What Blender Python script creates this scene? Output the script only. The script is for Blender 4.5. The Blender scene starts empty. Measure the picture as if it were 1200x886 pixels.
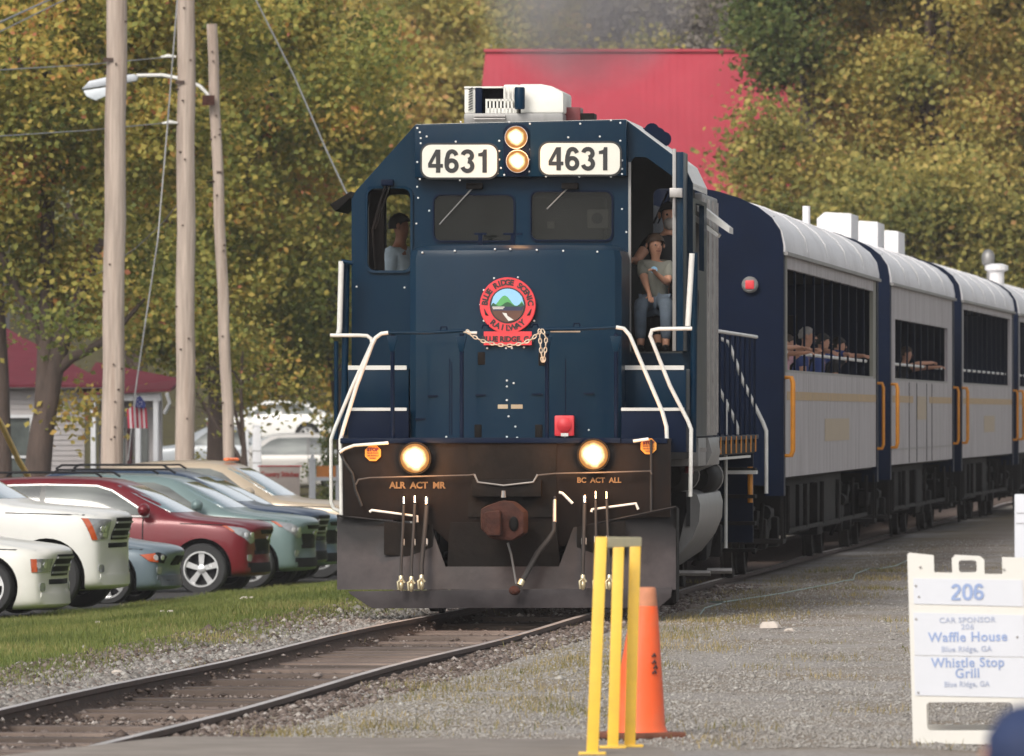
import bpy, bmesh, math, random
import numpy as np
from mathutils import Vector, Matrix
from mathutils.bvhtree import BVHTree
from mathutils.geometry import tessellate_polygon

R = math.radians
sc = bpy.context.scene
random.seed(4); rng = np.random.default_rng(7)
# ---------------------------------------------------------------- camera
CZ, F, HY = 1.95, 11400.0, 484.0
cam_d = bpy.data.cameras.new('camera'); cam = bpy.data.objects.new('camera', cam_d)
sc.collection.objects.link(cam); sc.camera = cam
cam_d.sensor_width = 36; cam_d.lens = 36*F/1200
cam_d.clip_start = 1; cam_d.clip_end = 4000
cam.location = (0, 0, CZ)
cam.rotation_euler = (math.pi/2 + math.atan((HY-443)/F), 0, 0)
cam_d.dof.use_dof = True; cam_d.dof.focus_distance = 87; cam_d.dof.aperture_fstop = 9.5
# ---------------------------------------------------------------- world, sun
w = bpy.data.worlds.new('World'); sc.world = w; w.use_nodes = True
nt = w.node_tree; nt.nodes.clear()
sky = nt.nodes.new('ShaderNodeTexSky'); sky.sky_type = 'NISHITA'; sky.sun_disc = False
SUN_EL, SUN_AZ = R(36), R(203)
sky.sun_elevation = SUN_EL; sky.sun_rotation = SUN_AZ; sky.air_density = 1.0; sky.dust_density = 3.0
hs = nt.nodes.new('ShaderNodeHueSaturation'); hs.inputs['Saturation'].default_value = .22
bg = nt.nodes.new('ShaderNodeBackground'); bg.inputs['Strength'].default_value = .15
wo = nt.nodes.new('ShaderNodeOutputWorld')
nt.links.new(sky.outputs[0], hs.inputs['Color']); nt.links.new(hs.outputs[0], bg.inputs[0]); nt.links.new(bg.outputs[0], wo.inputs[0])
sd = bpy.data.lights.new('sun', 'SUN'); sd.energy = 1.5; sd.angle = R(20); sd.color = (1, .93, .82)
sun = bpy.data.objects.new('sun', sd); sc.collection.objects.link(sun)
# direction towards the sun: rotation measured from +Y clockwise
sv = Vector((math.sin(SUN_AZ)*math.cos(SUN_EL), math.cos(SUN_AZ)*math.cos(SUN_EL), math.sin(SUN_EL)))
sun.rotation_euler = sv.to_track_quat('Z', 'Y').to_euler(); sun.location = (-30, -30, 60)
sc.view_settings.view_transform = 'Standard'; sc.view_settings.look = 'None'
sc.view_settings.exposure = 0.35; sc.view_settings.gamma = 1
sc.cycles.use_denoising = True; sc.cycles.max_bounces = 8; sc.cycles.transparent_max_bounces = 16
sc.cycles.volume_bounces = 0
sc.cycles.sample_clamp_indirect = 6
# ---------------------------------------------------------------- helpers
def tag(o, label=None, cat=None, group=None, kind=None):
    if label: o['label'] = label
    if cat: o['category'] = cat
    if group: o['group'] = group
    if kind: o['kind'] = kind
    return o
def link(o): sc.collection.objects.link(o); return o
def empty(name, loc=(0,0,0), rz=0, label=None, cat=None, group=None, kind=None):
    o = link(bpy.data.objects.new(name, None)); o.location = loc; o.rotation_euler = (0,0,rz)
    return tag(o, label, cat, group, kind)
def mat(name, col, rough=.6, metal=0, var=.15, scale=4, bump=0, col2=None, mix2=.5, coat=0, spec=.5, stretch=(1,1,1), bscale=None, rvar=.1, dirt=None, dirt_amt=.5, dirt_scale=1.5):
    m = bpy.data.materials.new(name); m.use_nodes = True; t = m.node_tree; N = t.nodes; Lk = t.links
    b = N['Principled BSDF']; b.inputs['Roughness'].default_value = rough; b.inputs['Metallic'].default_value = metal
    b.inputs['Specular IOR Level'].default_value = spec
    b.inputs['Coat Weight'].default_value = coat; b.inputs['Coat Roughness'].default_value = .08
    tc = N.new('ShaderNodeTexCoord'); mp = N.new('ShaderNodeMapping'); mp.inputs['Scale'].default_value = stretch
    Lk.new(tc.outputs['Object'], mp.inputs[0])
    n = N.new('ShaderNodeTexNoise'); n.inputs['Scale'].default_value = scale; n.inputs['Detail'].default_value = 7; n.inputs['Roughness'].default_value = .62
    Lk.new(mp.outputs[0], n.inputs[0])
    r = N.new('ShaderNodeValToRGB'); r.color_ramp.elements[0].position = .34; r.color_ramp.elements[1].position = .66
    c = Vector(col); c2 = Vector(col2) if col2 else c*(1+var)
    r.color_ramp.elements[0].color = (*(c*(1-var)), 1); r.color_ramp.elements[1].color = (*c2, 1)
    Lk.new(n.outputs[0], r.inputs[0]); out = r.outputs[0]
    if dirt:
        n2 = N.new('ShaderNodeTexNoise'); n2.inputs['Scale'].default_value = dirt_scale; n2.inputs['Detail'].default_value = 9; n2.inputs['Roughness'].default_value = .7
        Lk.new(mp.outputs[0], n2.inputs[0])
        r2 = N.new('ShaderNodeMapRange'); r2.inputs[1].default_value = .45; r2.inputs[2].default_value = .72; r2.inputs[4].default_value = dirt_amt
        Lk.new(n2.outputs[0], r2.inputs[0])
        mx = N.new('ShaderNodeMix'); mx.data_type = 'RGBA'; Lk.new(r2.outputs[0], mx.inputs[0]); Lk.new(out, mx.inputs[6]); mx.inputs[7].default_value = (*dirt, 1); out = mx.outputs[2]
    Lk.new(out, b.inputs['Base Color'])
    rr = N.new('ShaderNodeMapRange'); rr.inputs[3].default_value = max(0.02, rough-rvar); rr.inputs[4].default_value = min(1, rough+rvar)
    Lk.new(n.outputs[0], rr.inputs[0]); Lk.new(rr.outputs[0], b.inputs['Roughness'])
    if bump:
        nb = N.new('ShaderNodeTexNoise'); nb.inputs['Scale'].default_value = bscale or scale*4; nb.inputs['Detail'].default_value = 5
        Lk.new(mp.outputs[0], nb.inputs[0]); bp = N.new('ShaderNodeBump'); bp.inputs['Strength'].default_value = bump; bp.inputs['Distance'].default_value = .03
        Lk.new(nb.outputs[0], bp.inputs['Height']); Lk.new(bp.outputs[0], b.inputs['Normal'])
    return m
def randomise(m, amt):
    t=m.node_tree; N=t.nodes; K=t.links; b=N['Principled BSDF']; src=b.inputs['Base Color'].links[0].from_socket
    oi=N.new('ShaderNodeObjectInfo'); mr=N.new('ShaderNodeMapRange'); mr.inputs[3].default_value=1-amt; mr.inputs[4].default_value=1+amt; K.new(oi.outputs['Random'],mr.inputs[0])
    mx=N.new('ShaderNodeVectorMath'); mx.operation='SCALE'; K.new(src,mx.inputs[0]); K.new(mr.outputs[0],mx.inputs['Scale']); K.new(mx.outputs[0],b.inputs['Base Color'])
def glass(name, tint, trans=.5, rough=.03):
    m = bpy.data.materials.new(name); m.use_nodes = True; t = m.node_tree; N = t.nodes; Lk = t.links
    N.remove(N['Principled BSDF']); o = N['Material Output']
    a = N.new('ShaderNodeBsdfTransparent'); a.inputs[0].default_value = (trans, trans, trans, 1)
    g = N.new('ShaderNodeBsdfPrincipled'); g.inputs['Base Color'].default_value = (*tint, 1); g.inputs['Roughness'].default_value = rough
    n = N.new('ShaderNodeTexNoise'); n.inputs['Scale'].default_value = 2.0
    mr = N.new('ShaderNodeMapRange'); mr.inputs[3].default_value = max(0, 1-trans-.08); mr.inputs[4].default_value = min(1, 1-trans+.08)
    mx = N.new('ShaderNodeMixShader'); Lk.new(n.outputs[0], mr.inputs[0]); Lk.new(mr.outputs[0], mx.inputs[0]); Lk.new(a.outputs[0], mx.inputs[1]); Lk.new(g.outputs[0], mx.inputs[2])
    Lk.new(mx.outputs[0], o.inputs[0]); return m
def emit(name, col, s):
    m = bpy.data.materials.new(name); m.use_nodes = True; b = m.node_tree.nodes['Principled BSDF']
    b.inputs['Base Color'].default_value = (.8,.7,.5,1); b.inputs['Emission Color'].default_value = (*col,1); b.inputs['Emission Strength'].default_value = s
    return m

class MB:
    def __init__(s): s.v = []; s.f = []
    def add(s, vs, fs):
        o = len(s.v); s.v += [tuple(p) for p in vs]; s.f += [tuple(i+o for i in f) for f in fs]; return s
    def hexa(s, p): # 0-3 bottom ring, 4-7 top ring
        return s.add(p, [(3,2,1,0),(4,5,6,7),(0,1,5,4),(1,2,6,5),(2,3,7,6),(3,0,4,7)])
    def box(s, x0,x1,y0,y1,z0,z1):
        return s.hexa([(x0,y0,z0),(x1,y0,z0),(x1,y1,z0),(x0,y1,z0),(x0,y0,z1),(x1,y0,z1),(x1,y1,z1),(x0,y1,z1)])
    def prism(s, pts, ext): # planar polygon extruded by vector
        n = len(pts); e = Vector(ext); P = [Vector(p) for p in pts]; Q = [p+e for p in P]
        fs = [tuple(range(n-1,-1,-1)), tuple(range(n, 2*n))] + [(i,(i+1)%n,n+(i+1)%n,n+i) for i in range(n)]
        return s.add(P+Q, fs)
    def ring(s, c, ax, r, n, ry=None, ref=None):
        ax = Vector(ax).normalized(); u = ax.cross(Vector(ref or (0,0,1)))
        if u.length < 1e-3: u = ax.cross(Vector((0,1,0)))
        u.normalize(); v = ax.cross(u); ry = ry or r
        return [Vector(c)+u*(r*math.cos(2*math.pi*i/n))+v*(ry*math.sin(2*math.pi*i/n)) for i in range(n)]
    def cyl(s, a, b, r0, r1=None, n=12, caps=True):
        r1 = r0 if r1 is None else r1; a=Vector(a); b=Vector(b); ax=b-a
        A = s.ring(a,ax,r0,n); B = s.ring(b,ax,r1,n)
        fs = [(i,(i+1)%n,n+(i+1)%n,n+i) for i in range(n)]
        if caps: fs += [tuple(range(n-1,-1,-1)), tuple(range(n,2*n))]
        return s.add(A+B, fs)
    def tube(s, pts, r, n=8, closed=False):
        P = [Vector(p) for p in pts]; m=len(P); rs = r if isinstance(r,(list,tuple)) else [r]*m
        vs=[]; u=None
        for i in range(m):
            d = ((P[i+1]-P[i]).normalized() if i<m-1 else Vector((0,0,0))) + ((P[i]-P[i-1]).normalized() if i>0 else Vector((0,0,0)))
            if d.length<1e-6: d=Vector((0,0,1))
            d.normalize()
            if u is None:
                u = d.cross(Vector((0,0,1)))
                if u.length<1e-2: u = d.cross(Vector((0,1,0)))
            u = (u - d*u.dot(d)).normalized(); v = d.cross(u)
            vs += [P[i]+(u*math.cos(2*math.pi*k/n)+v*math.sin(2*math.pi*k/n))*rs[i] for k in range(n)]
        fs = [(i*n+k, i*n+(k+1)%n, (i+1)*n+(k+1)%n, (i+1)*n+k) for i in range(m-1) for k in range(n)]
        fs += [tuple(range(n-1,-1,-1)), tuple(range((m-1)*n, m*n))]
        return s.add(vs, fs)
    def lathe(s, prof, c=(0,0,0), ax=(0,0,1), n=20): # prof [(r,h)...]
        c=Vector(c); ax=Vector(ax).normalized(); vs=[]; m=len(prof)
        for r,h in prof: vs += s.ring(c+ax*h, ax, max(r,1e-4), n)
        fs = [(i*n+k, i*n+(k+1)%n, (i+1)*n+(k+1)%n, (i+1)*n+k) for i in range(m-1) for k in range(n)]
        if tuple(prof[0])!=tuple(prof[-1]): fs += [tuple(range(n-1,-1,-1)), tuple(range((m-1)*n, m*n))]
        return s.add(vs, fs)
    def ball(s, c, r, n=12, m=8):
        rx,ry,rz = r if isinstance(r,(tuple,list)) else (r,r,r); c=Vector(c)
        vs=[c+Vector((rx*math.sin(math.pi*j/m)*math.cos(2*math.pi*i/n), ry*math.sin(math.pi*j/m)*math.sin(2*math.pi*i/n), rz*math.cos(math.pi*j/m))) for j in range(m+1) for i in range(n)]
        return s.add(vs, [(j*n+i,(j+1)*n+i,(j+1)*n+(i+1)%n,j*n+(i+1)%n) for j in range(m) for i in range(n)])
    def holed(s, outer, holes, off, fn): # 2D outline with holes, thickness vector, fn maps 2D->3D
        loops=[outer]+list(holes); flat=[p for l in loops for p in l]
        tr = tessellate_polygon([[Vector((p[0],p[1],0)) for p in l] for l in loops])
        A=[Vector(fn(*p)) for p in flat]; n=len(A); B=[a+Vector(off) for a in A]
        fs=[tuple(t) for t in tr]+[tuple(n+i for i in reversed(t)) for t in tr]; o=0
        for l in loops:
            k=len(l); fs += [(o+i,o+(i+1)%k,n+o+(i+1)%k,n+o+i) for i in range(k)]; o+=k
        return s.add(A+B, fs)
    def build(s, name, m, parent=None, smooth=None, bevel=0, fix=True):
        me = bpy.data.meshes.new(name); me.from_pydata(s.v, [], s.f)
        bm = bmesh.new(); bm.from_mesh(me)
        bmesh.ops.remove_doubles(bm, verts=bm.verts, dist=1e-5)
        if bevel:
            es=[e for e in bm.edges if len(e.link_faces)==2 and e.calc_face_angle(0)>R(35)]
            try: bmesh.ops.bevel(bm, geom=es, offset=bevel, segments=2, profile=.6, affect='EDGES', clamp_overlap=True)
            except Exception: pass
        if fix: bmesh.ops.recalc_face_normals(bm, faces=bm.faces)
        bm.to_mesh(me); bm.free()
        if smooth is not None or bevel:
            me.polygons.foreach_set('use_smooth', [True]*len(me.polygons)); me.set_sharp_from_angle(angle=R(smooth or 35))
        me.materials.append(m); o = link(bpy.data.objects.new(name, me)); o.parent = parent
        return o
def rrect(x0,x1,y0,y1,r,k=4):
    pts=[]
    for cx,cy,a in ((x1-r,y1-r,0),(x0+r,y1-r,90),(x0+r,y0+r,180),(x1-r,y0+r,270)):
        for i in range(k+1):
            t=R(a+90*i/k); pts.append((cx+r*math.cos(t), cy+r*math.sin(t)))
    return pts
def bake(o):
    dg = bpy.context.evaluated_depsgraph_get(); dg.update()
    me = bpy.data.meshes.new_from_object(o.evaluated_get(dg)); o.modifiers.clear(); old=o.data; o.data=me
    return o
def text(s, size, m, parent, loc, rot=(math.pi/2,0,0), bold=0, depth=.004, name='lettering', align='CENTER', xs=1, merge=None, sp=1.0):
    cu = bpy.data.curves.new('lettering','FONT'); cu.body=s; cu.size=size; cu.align_x=align; cu.align_y='CENTER'; cu.offset=bold; cu.extrude=depth
    cu.resolution_u = 3; cu.space_character = sp
    o = link(bpy.data.objects.new(name, cu)); dg=bpy.context.evaluated_depsgraph_get(); dg.update()
    me = bpy.data.meshes.new_from_object(o.evaluated_get(dg)); bpy.data.objects.remove(o)
    Mx = Matrix.LocRotScale(Vector(loc), None, None) @ __import__('mathutils').Euler(rot).to_matrix().to_4x4() @ Matrix.Diagonal((xs,1,1,1))
    me.transform(Mx)
    if merge is not None:
        merge.add([v.co for v in me.vertices], [tuple(p.vertices) for p in me.polygons]); return
    me.materials.clear(); me.materials.append(m); o = link(bpy.data.objects.new(name, me)); o.parent=parent
    return o
def stroke(pts,wd,closed=False):
    n=len(pts); L_=[];R_=[]
    for i in range(n):
        a=pts[(i-1)%n] if (i>0 or closed) else pts[i]; b=pts[(i+1)%n] if (i<n-1 or closed) else pts[i]
        dx,dy=b[0]-a[0],b[1]-a[1]; l=math.hypot(dx,dy) or 1; nx_,ny_=-dy/l*wd/2,dx/l*wd/2
        L_.append((pts[i][0]+nx_,pts[i][1]+ny_)); R_.append((pts[i][0]-nx_,pts[i][1]-ny_))
    return L_,R_
def arc_(cx,cy,rx,ry,a0,a1,n=14): return [(cx+rx*math.cos(R(a0+(a1-a0)*i/n)),cy+ry*math.sin(R(a0+(a1-a0)*i/n))) for i in range(n+1)]
GLY={'1':[('p',[(.25,0),(.44,0),(.44,1),(.30,1),(.25,.88),(.07,.83),(.07,.70),(.25,.70)],[])],
 '4':[('p',[(.34,0),(.53,0),(.53,.22),(.64,.22),(.64,.38),(.53,.38),(.53,1),(.33,1),(0,.40),(0,.22),(.34,.22)],[[(.34,.38),(.15,.38),(.34,.72)]])],
 '3':[('s',arc_(.30,.735,.20,.185,170,-80),.185),('s',arc_(.30,.285,.215,.21,85,-168),.185)],
 '6':[('c',arc_(.32,.305,.215,.225,0,360,22)[:-1],.185),('s',[(.525,.75)]+arc_(.335,.70,.19,.22,35,150,8)+[(.115,.60),(.10,.45),(.105,.30)],.185)],
 '0':[('c',[(.32+.225*math.copysign(abs(math.cos(t))**.8,math.cos(t)),.5+.425*math.copysign(abs(math.sin(t))**.8,math.sin(t))) for t in [2*math.pi*i/26 for i in range(26)]],.185)],
 '2':[('s',arc_(.31,.71,.205,.215,170,-20,12)+[(.40,.47),(.24,.30),(.13,.17),(.10,.075)],.185),('p',[(.03,0),(.56,0),(.56,.14),(.03,.14)],[])]}
def digits(s_,h,m,parent,loc,rot=(math.pi/2,0,0),depth=.002,xs=1.0,gap=.70,name='number'):
    tot=gap*(len(s_)-1)+.62; E_=Matrix.Translation(Vector(loc))@__import__('mathutils').Euler(rot).to_matrix().to_4x4(); out=MB()
    for k,ch in enumerate(s_):
        ox=-tot/2+k*gap; 
        for j,g_ in enumerate(GLY[ch]):
            f=lambda a,b,zz=0:E_@Vector(((a+ox)*h*xs,(b-.5)*h,zz+j*.0006))
            if g_[0]=='p': out.holed(g_[1],g_[2],E_.to_3x3()@Vector((0,0,depth)),lambda a,b:f(a,b))
            else:
                A,B=stroke(g_[1],g_[2],g_[0]=='c'); n=len(A); cl=g_[0]=='c'
                vs=[f(*p) for p in A]+[f(*p) for p in B]+[f(*p,depth) for p in A]+[f(*p,depth) for p in B]; fs=[]
                for i in range(n if cl else n-1):
                    q=(i+1)%n; fs+=[(i,q,n+q,n+i),(2*n+i,3*n+i,3*n+q,2*n+q),(i,2*n+i,2*n+q,q),(n+i,n+q,3*n+q,3*n+i)]
                out.add(vs,fs)
    return out.build(name,m,parent)
def interp(x, xs, ys): return float(np.interp(x, xs, ys))
def W(x,y,Y): return Vector(((x-600)/F*Y, Y, CZ+(HY-y)/F*Y))
def ss(a,b,x):
    t = np.clip((x-a)/(b-a),0,1); return t*t*(3-2*t)
def trk(Y): return -.1+.0855*(Y-92)
LOTY=[40,118,160,200,265,300,325,360,600,1200,2500]; LOTZ=[-.25,-.52,-.75,-.7,-.25,.1,1.0,2.5,28,60,80]
CENY=[40,230,300,360,600,1200,2500]; CENZ=[0,0,.5,2.5,28,60,80]
def ground(X, Y):
    X=np.asarray(X,float); Y=np.asarray(Y,float); t = X-trk(Y)
    a = ss(-2.2,-8.0,t)
    z = np.interp(Y,CENY,CENZ)*(1-a)+np.interp(Y,LOTY,LOTZ)*a
    dip = (1-ss(.60,.76,np.abs(t)))
    z = z - .155*dip*(Y<240) - .03*(1-ss(1.2,2.2,np.abs(t)))
    z = z + .025*np.sin(X*1.7+Y*.31)*np.sin(Y*.23+X*.4)*(ss(2,4,np.abs(t)))
    return z
def frame_of(O, th): return Matrix.Translation(Vector(O)) @ Matrix.Rotation(-th,4,'Z')
def pick(Minv, x, y, v, axis=1):
    c = Minv @ Vector((0,0,CZ)); d = Minv.to_3x3() @ Vector(((x-600)/F,1,(HY-y)/F))
    return c + d*((v-c[axis])/d[axis])
# ---------------------------------------------------------------- materials
NAVY = mat('navy_paint',(.0012,.0160,.037),.34,var=.10,scale=1.5,coat=.04,spec=.09,rvar=.07,bump=.12,bscale=1.6,dirt=(.006,.023,.040),dirt_amt=.75,dirt_scale=2.2,stretch=(1,1,.45))
NAVYD= mat('dark_navy_paint',(.003,.008,.024),.5,var=.15,scale=2,spec=.07,rvar=.1,dirt=(.006,.010,.02),dirt_amt=.3)
BLACK= mat('grimy_black',(.008,.007,.0065),.7,var=.3,scale=3,bump=.2,spec=.1,dirt=(.03,.022,.018),dirt_amt=.4,dirt_scale=2)
PILOT= mat('pilot_black',(.009,.0068,.0062),.6,var=.3,scale=3,spec=.1,dirt=(.024,.015,.011),dirt_amt=.6,dirt_scale=2.2,stretch=(1,1,.5))
PLOW = mat('plow_worn_grey',(.035,.03,.032),.55,metal=0,spec=.2,var=.35,scale=2.2,bump=.15,dirt=(.075,.064,.064),dirt_amt=.7,dirt_scale=1.7)
RUST = mat('rusty_coupler',(.055,.02,.014),.8,spec=.2,var=.4,scale=8,bump=.4,dirt=(.03,.02,.018),dirt_amt=.6,dirt_scale=6)
WHITE= mat('white_paint',(.64,.63,.60),.45,var=.06,scale=6,dirt=(.4,.37,.32),dirt_amt=.35,dirt_scale=8)
ROOFW= mat('coach_roof_white',(.70,.69,.70),.5,var=.05,scale=2,dirt=(.36,.34,.33),dirt_amt=.5,dirt_scale=1.3,stretch=(1,.4,1))
GREY = mat('dull_steel',(.24,.235,.23),.45,metal=.35,var=.2,scale=4,dirt=(.12,.11,.1),dirt_amt=.5,dirt_scale=3,stretch=(1,1,.2))
PANEL= mat('coach_side_grimy_aluminium',(.40,.375,.385),.5,metal=.15,var=.10,scale=3,dirt=(.16,.13,.14),dirt_amt=.85,dirt_scale=4.5,stretch=(1,1,.14))
STRIPE=mat('ochre_stripe',(.42,.28,.13),.6,var=.15,scale=5,dirt=(.3,.24,.2),dirt_amt=.5,dirt_scale=4)
ORANGE=mat('orange_grab_paint',(.62,.24,.02),.45,var=.1,scale=6)
TANP = mat('tan_plate',(.42,.33,.22),.6,var=.12,scale=5,dirt=(.3,.26,.24),dirt_amt=.5,dirt_scale=5)
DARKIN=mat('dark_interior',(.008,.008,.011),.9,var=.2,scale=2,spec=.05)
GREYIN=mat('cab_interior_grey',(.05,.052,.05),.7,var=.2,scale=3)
def worn_plow():
    m=PLOW; t=m.node_tree; N=t.nodes; K=t.links; b=N['Principled BSDF']; src=b.inputs['Base Color'].links[0].from_socket
    tc=N.new('ShaderNodeTexCoord'); sp=N.new('ShaderNodeSeparateXYZ'); K.new(tc.outputs['Object'],sp.inputs[0]); n=N.new('ShaderNodeTexNoise'); n.inputs['Scale'].default_value=3; n.inputs['Detail'].default_value=6; K.new(tc.outputs['Object'],n.inputs[0])
    a=N.new('ShaderNodeMath'); a.operation='MULTIPLY_ADD'; K.new(n.outputs[0],a.inputs[0]); a.inputs[1].default_value=.5; K.new(sp.outputs[2],a.inputs[2])
    r=N.new('ShaderNodeMapRange'); K.new(a.outputs[0],r.inputs[0]); r.inputs[1].default_value=.78; r.inputs[2].default_value=1.05
    mx=N.new('ShaderNodeMix'); mx.data_type='RGBA'; K.new(r.outputs[0],mx.inputs[0]); K.new(src,mx.inputs[6]); mx.inputs[7].default_value=(.012,.0105,.011,1); K.new(mx.outputs[2],b.inputs['Base Color'])
worn_plow()
RED  = mat('emblem_red',(.62,.035,.045),.45,var=.06,scale=5)
DRED = mat('dark_red',(.14,.012,.015),.4,var=.2,scale=6)
INK  = mat('black_lettering',(.012,.012,.013),.5,var=.1)
CHROME=mat('chrome',(.75,.75,.76),.18,metal=1,var=.05)
BRASS= mat('brass_fitting',(.62,.54,.36),.35,metal=.7,var=.15,scale=9)
STEEL= mat('bare_steel',(.35,.33,.32),.4,metal=.7,var=.2,scale=8)
RUBBER=mat('rubber',(.018,.018,.019),.75,var=.2,scale=9)
NUMW = mat('number_board_face',(.66,.64,.57),.35,var=.03,scale=3)
WINDG= glass('cab_glass',(.02,.024,.022),.72)
CLEARG=glass('clear_glass',(.05,.055,.05),.88)
def lampmat(name,r):
    m=bpy.data.materials.new(name); m.use_nodes=True; N=m.node_tree.nodes; K=m.node_tree.links; b=N['Principled BSDF']; b.inputs['Base Color'].default_value=(.01,.01,.01,1); b.inputs['Specular IOR Level'].default_value=0
    tc=N.new('ShaderNodeTexCoord'); l=N.new('ShaderNodeVectorMath'); l.operation='LENGTH'; K.new(tc.outputs['Object'],l.inputs[0])
    n=N.new('ShaderNodeTexNoise'); n.inputs['Scale'].default_value=9; K.new(tc.outputs['Object'],n.inputs[0])
    a=N.new('ShaderNodeMath'); a.operation='MULTIPLY_ADD'; K.new(n.outputs[0],a.inputs[0]); a.inputs[1].default_value=r*.5; K.new(l.outputs['Value'],a.inputs[2])
    q=N.new('ShaderNodeMapRange'); K.new(a.outputs[0],q.inputs[0]); q.inputs[1].default_value=r*.35; q.inputs[2].default_value=r*1.16
    c=N.new('ShaderNodeValToRGB'); e=c.color_ramp.elements; e[0].position=0; e[0].color=(1,.93,.72,1); e.new(.45); e[1].position=.5; e[1].color=(1,.80,.42,1); e[2].position=1; e[2].color=(1,.36,.06,1); K.new(q.outputs[0],c.inputs[0])
    st=N.new('ShaderNodeMapRange'); K.new(q.outputs[0],st.inputs[0]); st.inputs[1].default_value=.2; st.inputs[2].default_value=.85; st.inputs[3].default_value=5; st.inputs[4].default_value=.45  # bloom painted into the lens: emission fades from pale core to orange rim
    K.new(c.outputs[0],b.inputs['Emission Color']); K.new(st.outputs[0],b.inputs['Emission Strength']); return m
LAMP = lampmat('ditch_light_lens',.15); LAMPT = lampmat('headlight_lens',.105)
SKIN = mat('skin',(.50,.26,.17),.55,var=.08,scale=9)
SKIND= mat('skin_tanned',(.27,.12,.07),.55,var=.08,scale=9)
HAIR = mat('dark_hair',(.012,.009,.007),.7,var=.2,scale=20)
GHAIR= mat('grey_hair',(.30,.28,.26),.8,var=.2,scale=20)
BHAIR= mat('brown_hair',(.05,.028,.015),.7,var=.2,scale=20)
WOOD = mat('weathered_pole_wood',(.42,.34,.285),.85,var=.24,scale=12,bump=.6,stretch=(1,1,.05),dirt=(.22,.145,.105),dirt_amt=.7,dirt_scale=5)
YEL  = mat('yellow_paint',(.80,.50,.06),.4,var=.05,scale=5,dirt=(.5,.33,.08),dirt_amt=.4,dirt_scale=6)
# ---------------------------------------------------------------- ground
def node_ground():
    m = bpy.data.materials.new('ground_surface'); m.use_nodes=True; t=m.node_tree; N=t.nodes; K=t.links; b=N['Principled BSDF']
    b.inputs['Roughness'].default_value=.95; b.inputs['Specular IOR Level'].default_value=.2
    tc=N.new('ShaderNodeTexCoord'); sep=N.new('ShaderNodeSeparateXYZ'); K.new(tc.outputs['Object'],sep.inputs[0])
    def mth(op,a,b_=None,c=None):
        n=N.new('ShaderNodeMath'); n.operation=op
        for i,x in enumerate((a,b_,c)):
            if x is None: continue
            if hasattr(x,'default_value') or hasattr(x,'links'): K.new(x,n.inputs[i])
            else: n.inputs[i].default_value=x
        return n.outputs[0]
    lat = mth('SUBTRACT', sep.outputs[0], mth('MULTIPLY_ADD', sep.outputs[1], .0855, -.1-.0855*92))
    def noise(s,d=6,r=.6):
        n=N.new('ShaderNodeTexNoise'); n.inputs['Scale'].default_value=s; n.inputs['Detail'].default_value=d; n.inputs['Roughness'].default_value=r
        K.new(tc.outputs['Object'],n.inputs[0]); return n.outputs[0]
    def ramp(fac,*st):
        n=N.new('ShaderNodeValToRGB'); e=n.color_ramp.elements
        while len(e)<len(st): e.new(.5)
        for i,(p,c) in enumerate(st): e[i].position=p; e[i].color=(*c,1)
        K.new(fac,n.inputs[0]); return n.outputs[0]
    def rng_(x,a,b_):
        n=N.new('ShaderNodeMapRange'); n.interpolation_type='SMOOTHSTEP'; K.new(x,n.inputs[0]); n.inputs[1].default_value=a; n.inputs[2].default_value=b_; return n.outputs[0]
    def mix(f,a,b_):
        n=N.new('ShaderNodeMix'); n.data_type='RGBA'; K.new(f,n.inputs[0]); K.new(a,n.inputs[6]); K.new(b_,n.inputs[7]); return n.outputs[2]
    big=noise(.35,5); mid=noise(1.6,6,.7); fine=noise(22,3,.8)
    gravel = mix(rng_(big,.42,.62), ramp(fine,(.2,(.17,.155,.14)),(.5,(.29,.265,.245)),(.8,(.41,.39,.37))), ramp(fine,(.2,(.13,.10,.075)),(.5,(.23,.19,.15)),(.8,(.33,.29,.23))))
    dirt = ramp(fine,(.2,(.04,.027,.021)),(.5,(.10,.07,.056)),(.85,(.20,.15,.125)))
    drygr = ramp(mid,(.3,(.16,.13,.055)),(.6,(.26,.20,.085)),(.8,(.12,.14,.04)))
    lawn = ramp(mid,(.3,(.07,.105,.016)),(.55,(.12,.165,.028)),(.8,(.20,.19,.055)))
    asph = ramp(fine,(.2,(.035,.034,.034)),(.8,(.075,.072,.07)))
    wood = ramp(mid,(.3,(.05,.04,.02)),(.7,(.10,.09,.03)))
    jl = mth('ADD', lat, mth('MULTIPLY_ADD', mid, 1.3, -.65)); jl = mth('ADD', jl, mth('MULTIPLY_ADD', big, 1.6, -.8))
    c = mix(rng_(mth('ABSOLUTE',lat),.7,1.0), dirt, gravel)
    c = mix(mth('MULTIPLY', rng_(mth('ABSOLUTE',mth('SUBTRACT',jl,1.9)),1.0,.1), mth('MULTIPLY',rng_(mid,.42,.58),.75)), c, drygr)
    # brown shoulder beside the train
    c = mix(mth('MULTIPLY', rng_(mth('ABSOLUTE',mth('SUBTRACT',lat,2.2)),1.3,.2), mth('MULTIPLY',rng_(sep.outputs[1],84,98),.45)), c, dirt)
    c = mix(rng_(jl,-1.2,-1.7), c, drygr)
    c = mix(rng_(jl,-1.5,-2.3), c, lawn)
    c = mix(rng_(lat,-8.0,-8.25), c, asph)
    c = mix(rng_(sep.outputs[1],236,262), c, wood)
    K.new(c,b.inputs['Base Color'])
    bp=N.new('ShaderNodeBump'); bp.inputs['Strength'].default_value=.6; bp.inputs['Distance'].default_value=.03; K.new(fine,bp.inputs['Height']); K.new(bp.outputs[0],b.inputs['Normal'])
    return m
ts = np.concatenate([-np.geomspace(420,12,22), np.arange(-11.5,-3,.5), np.arange(-3,3.01,.15), np.arange(3.5,12,.5), np.geomspace(12,420,22)])
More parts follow.
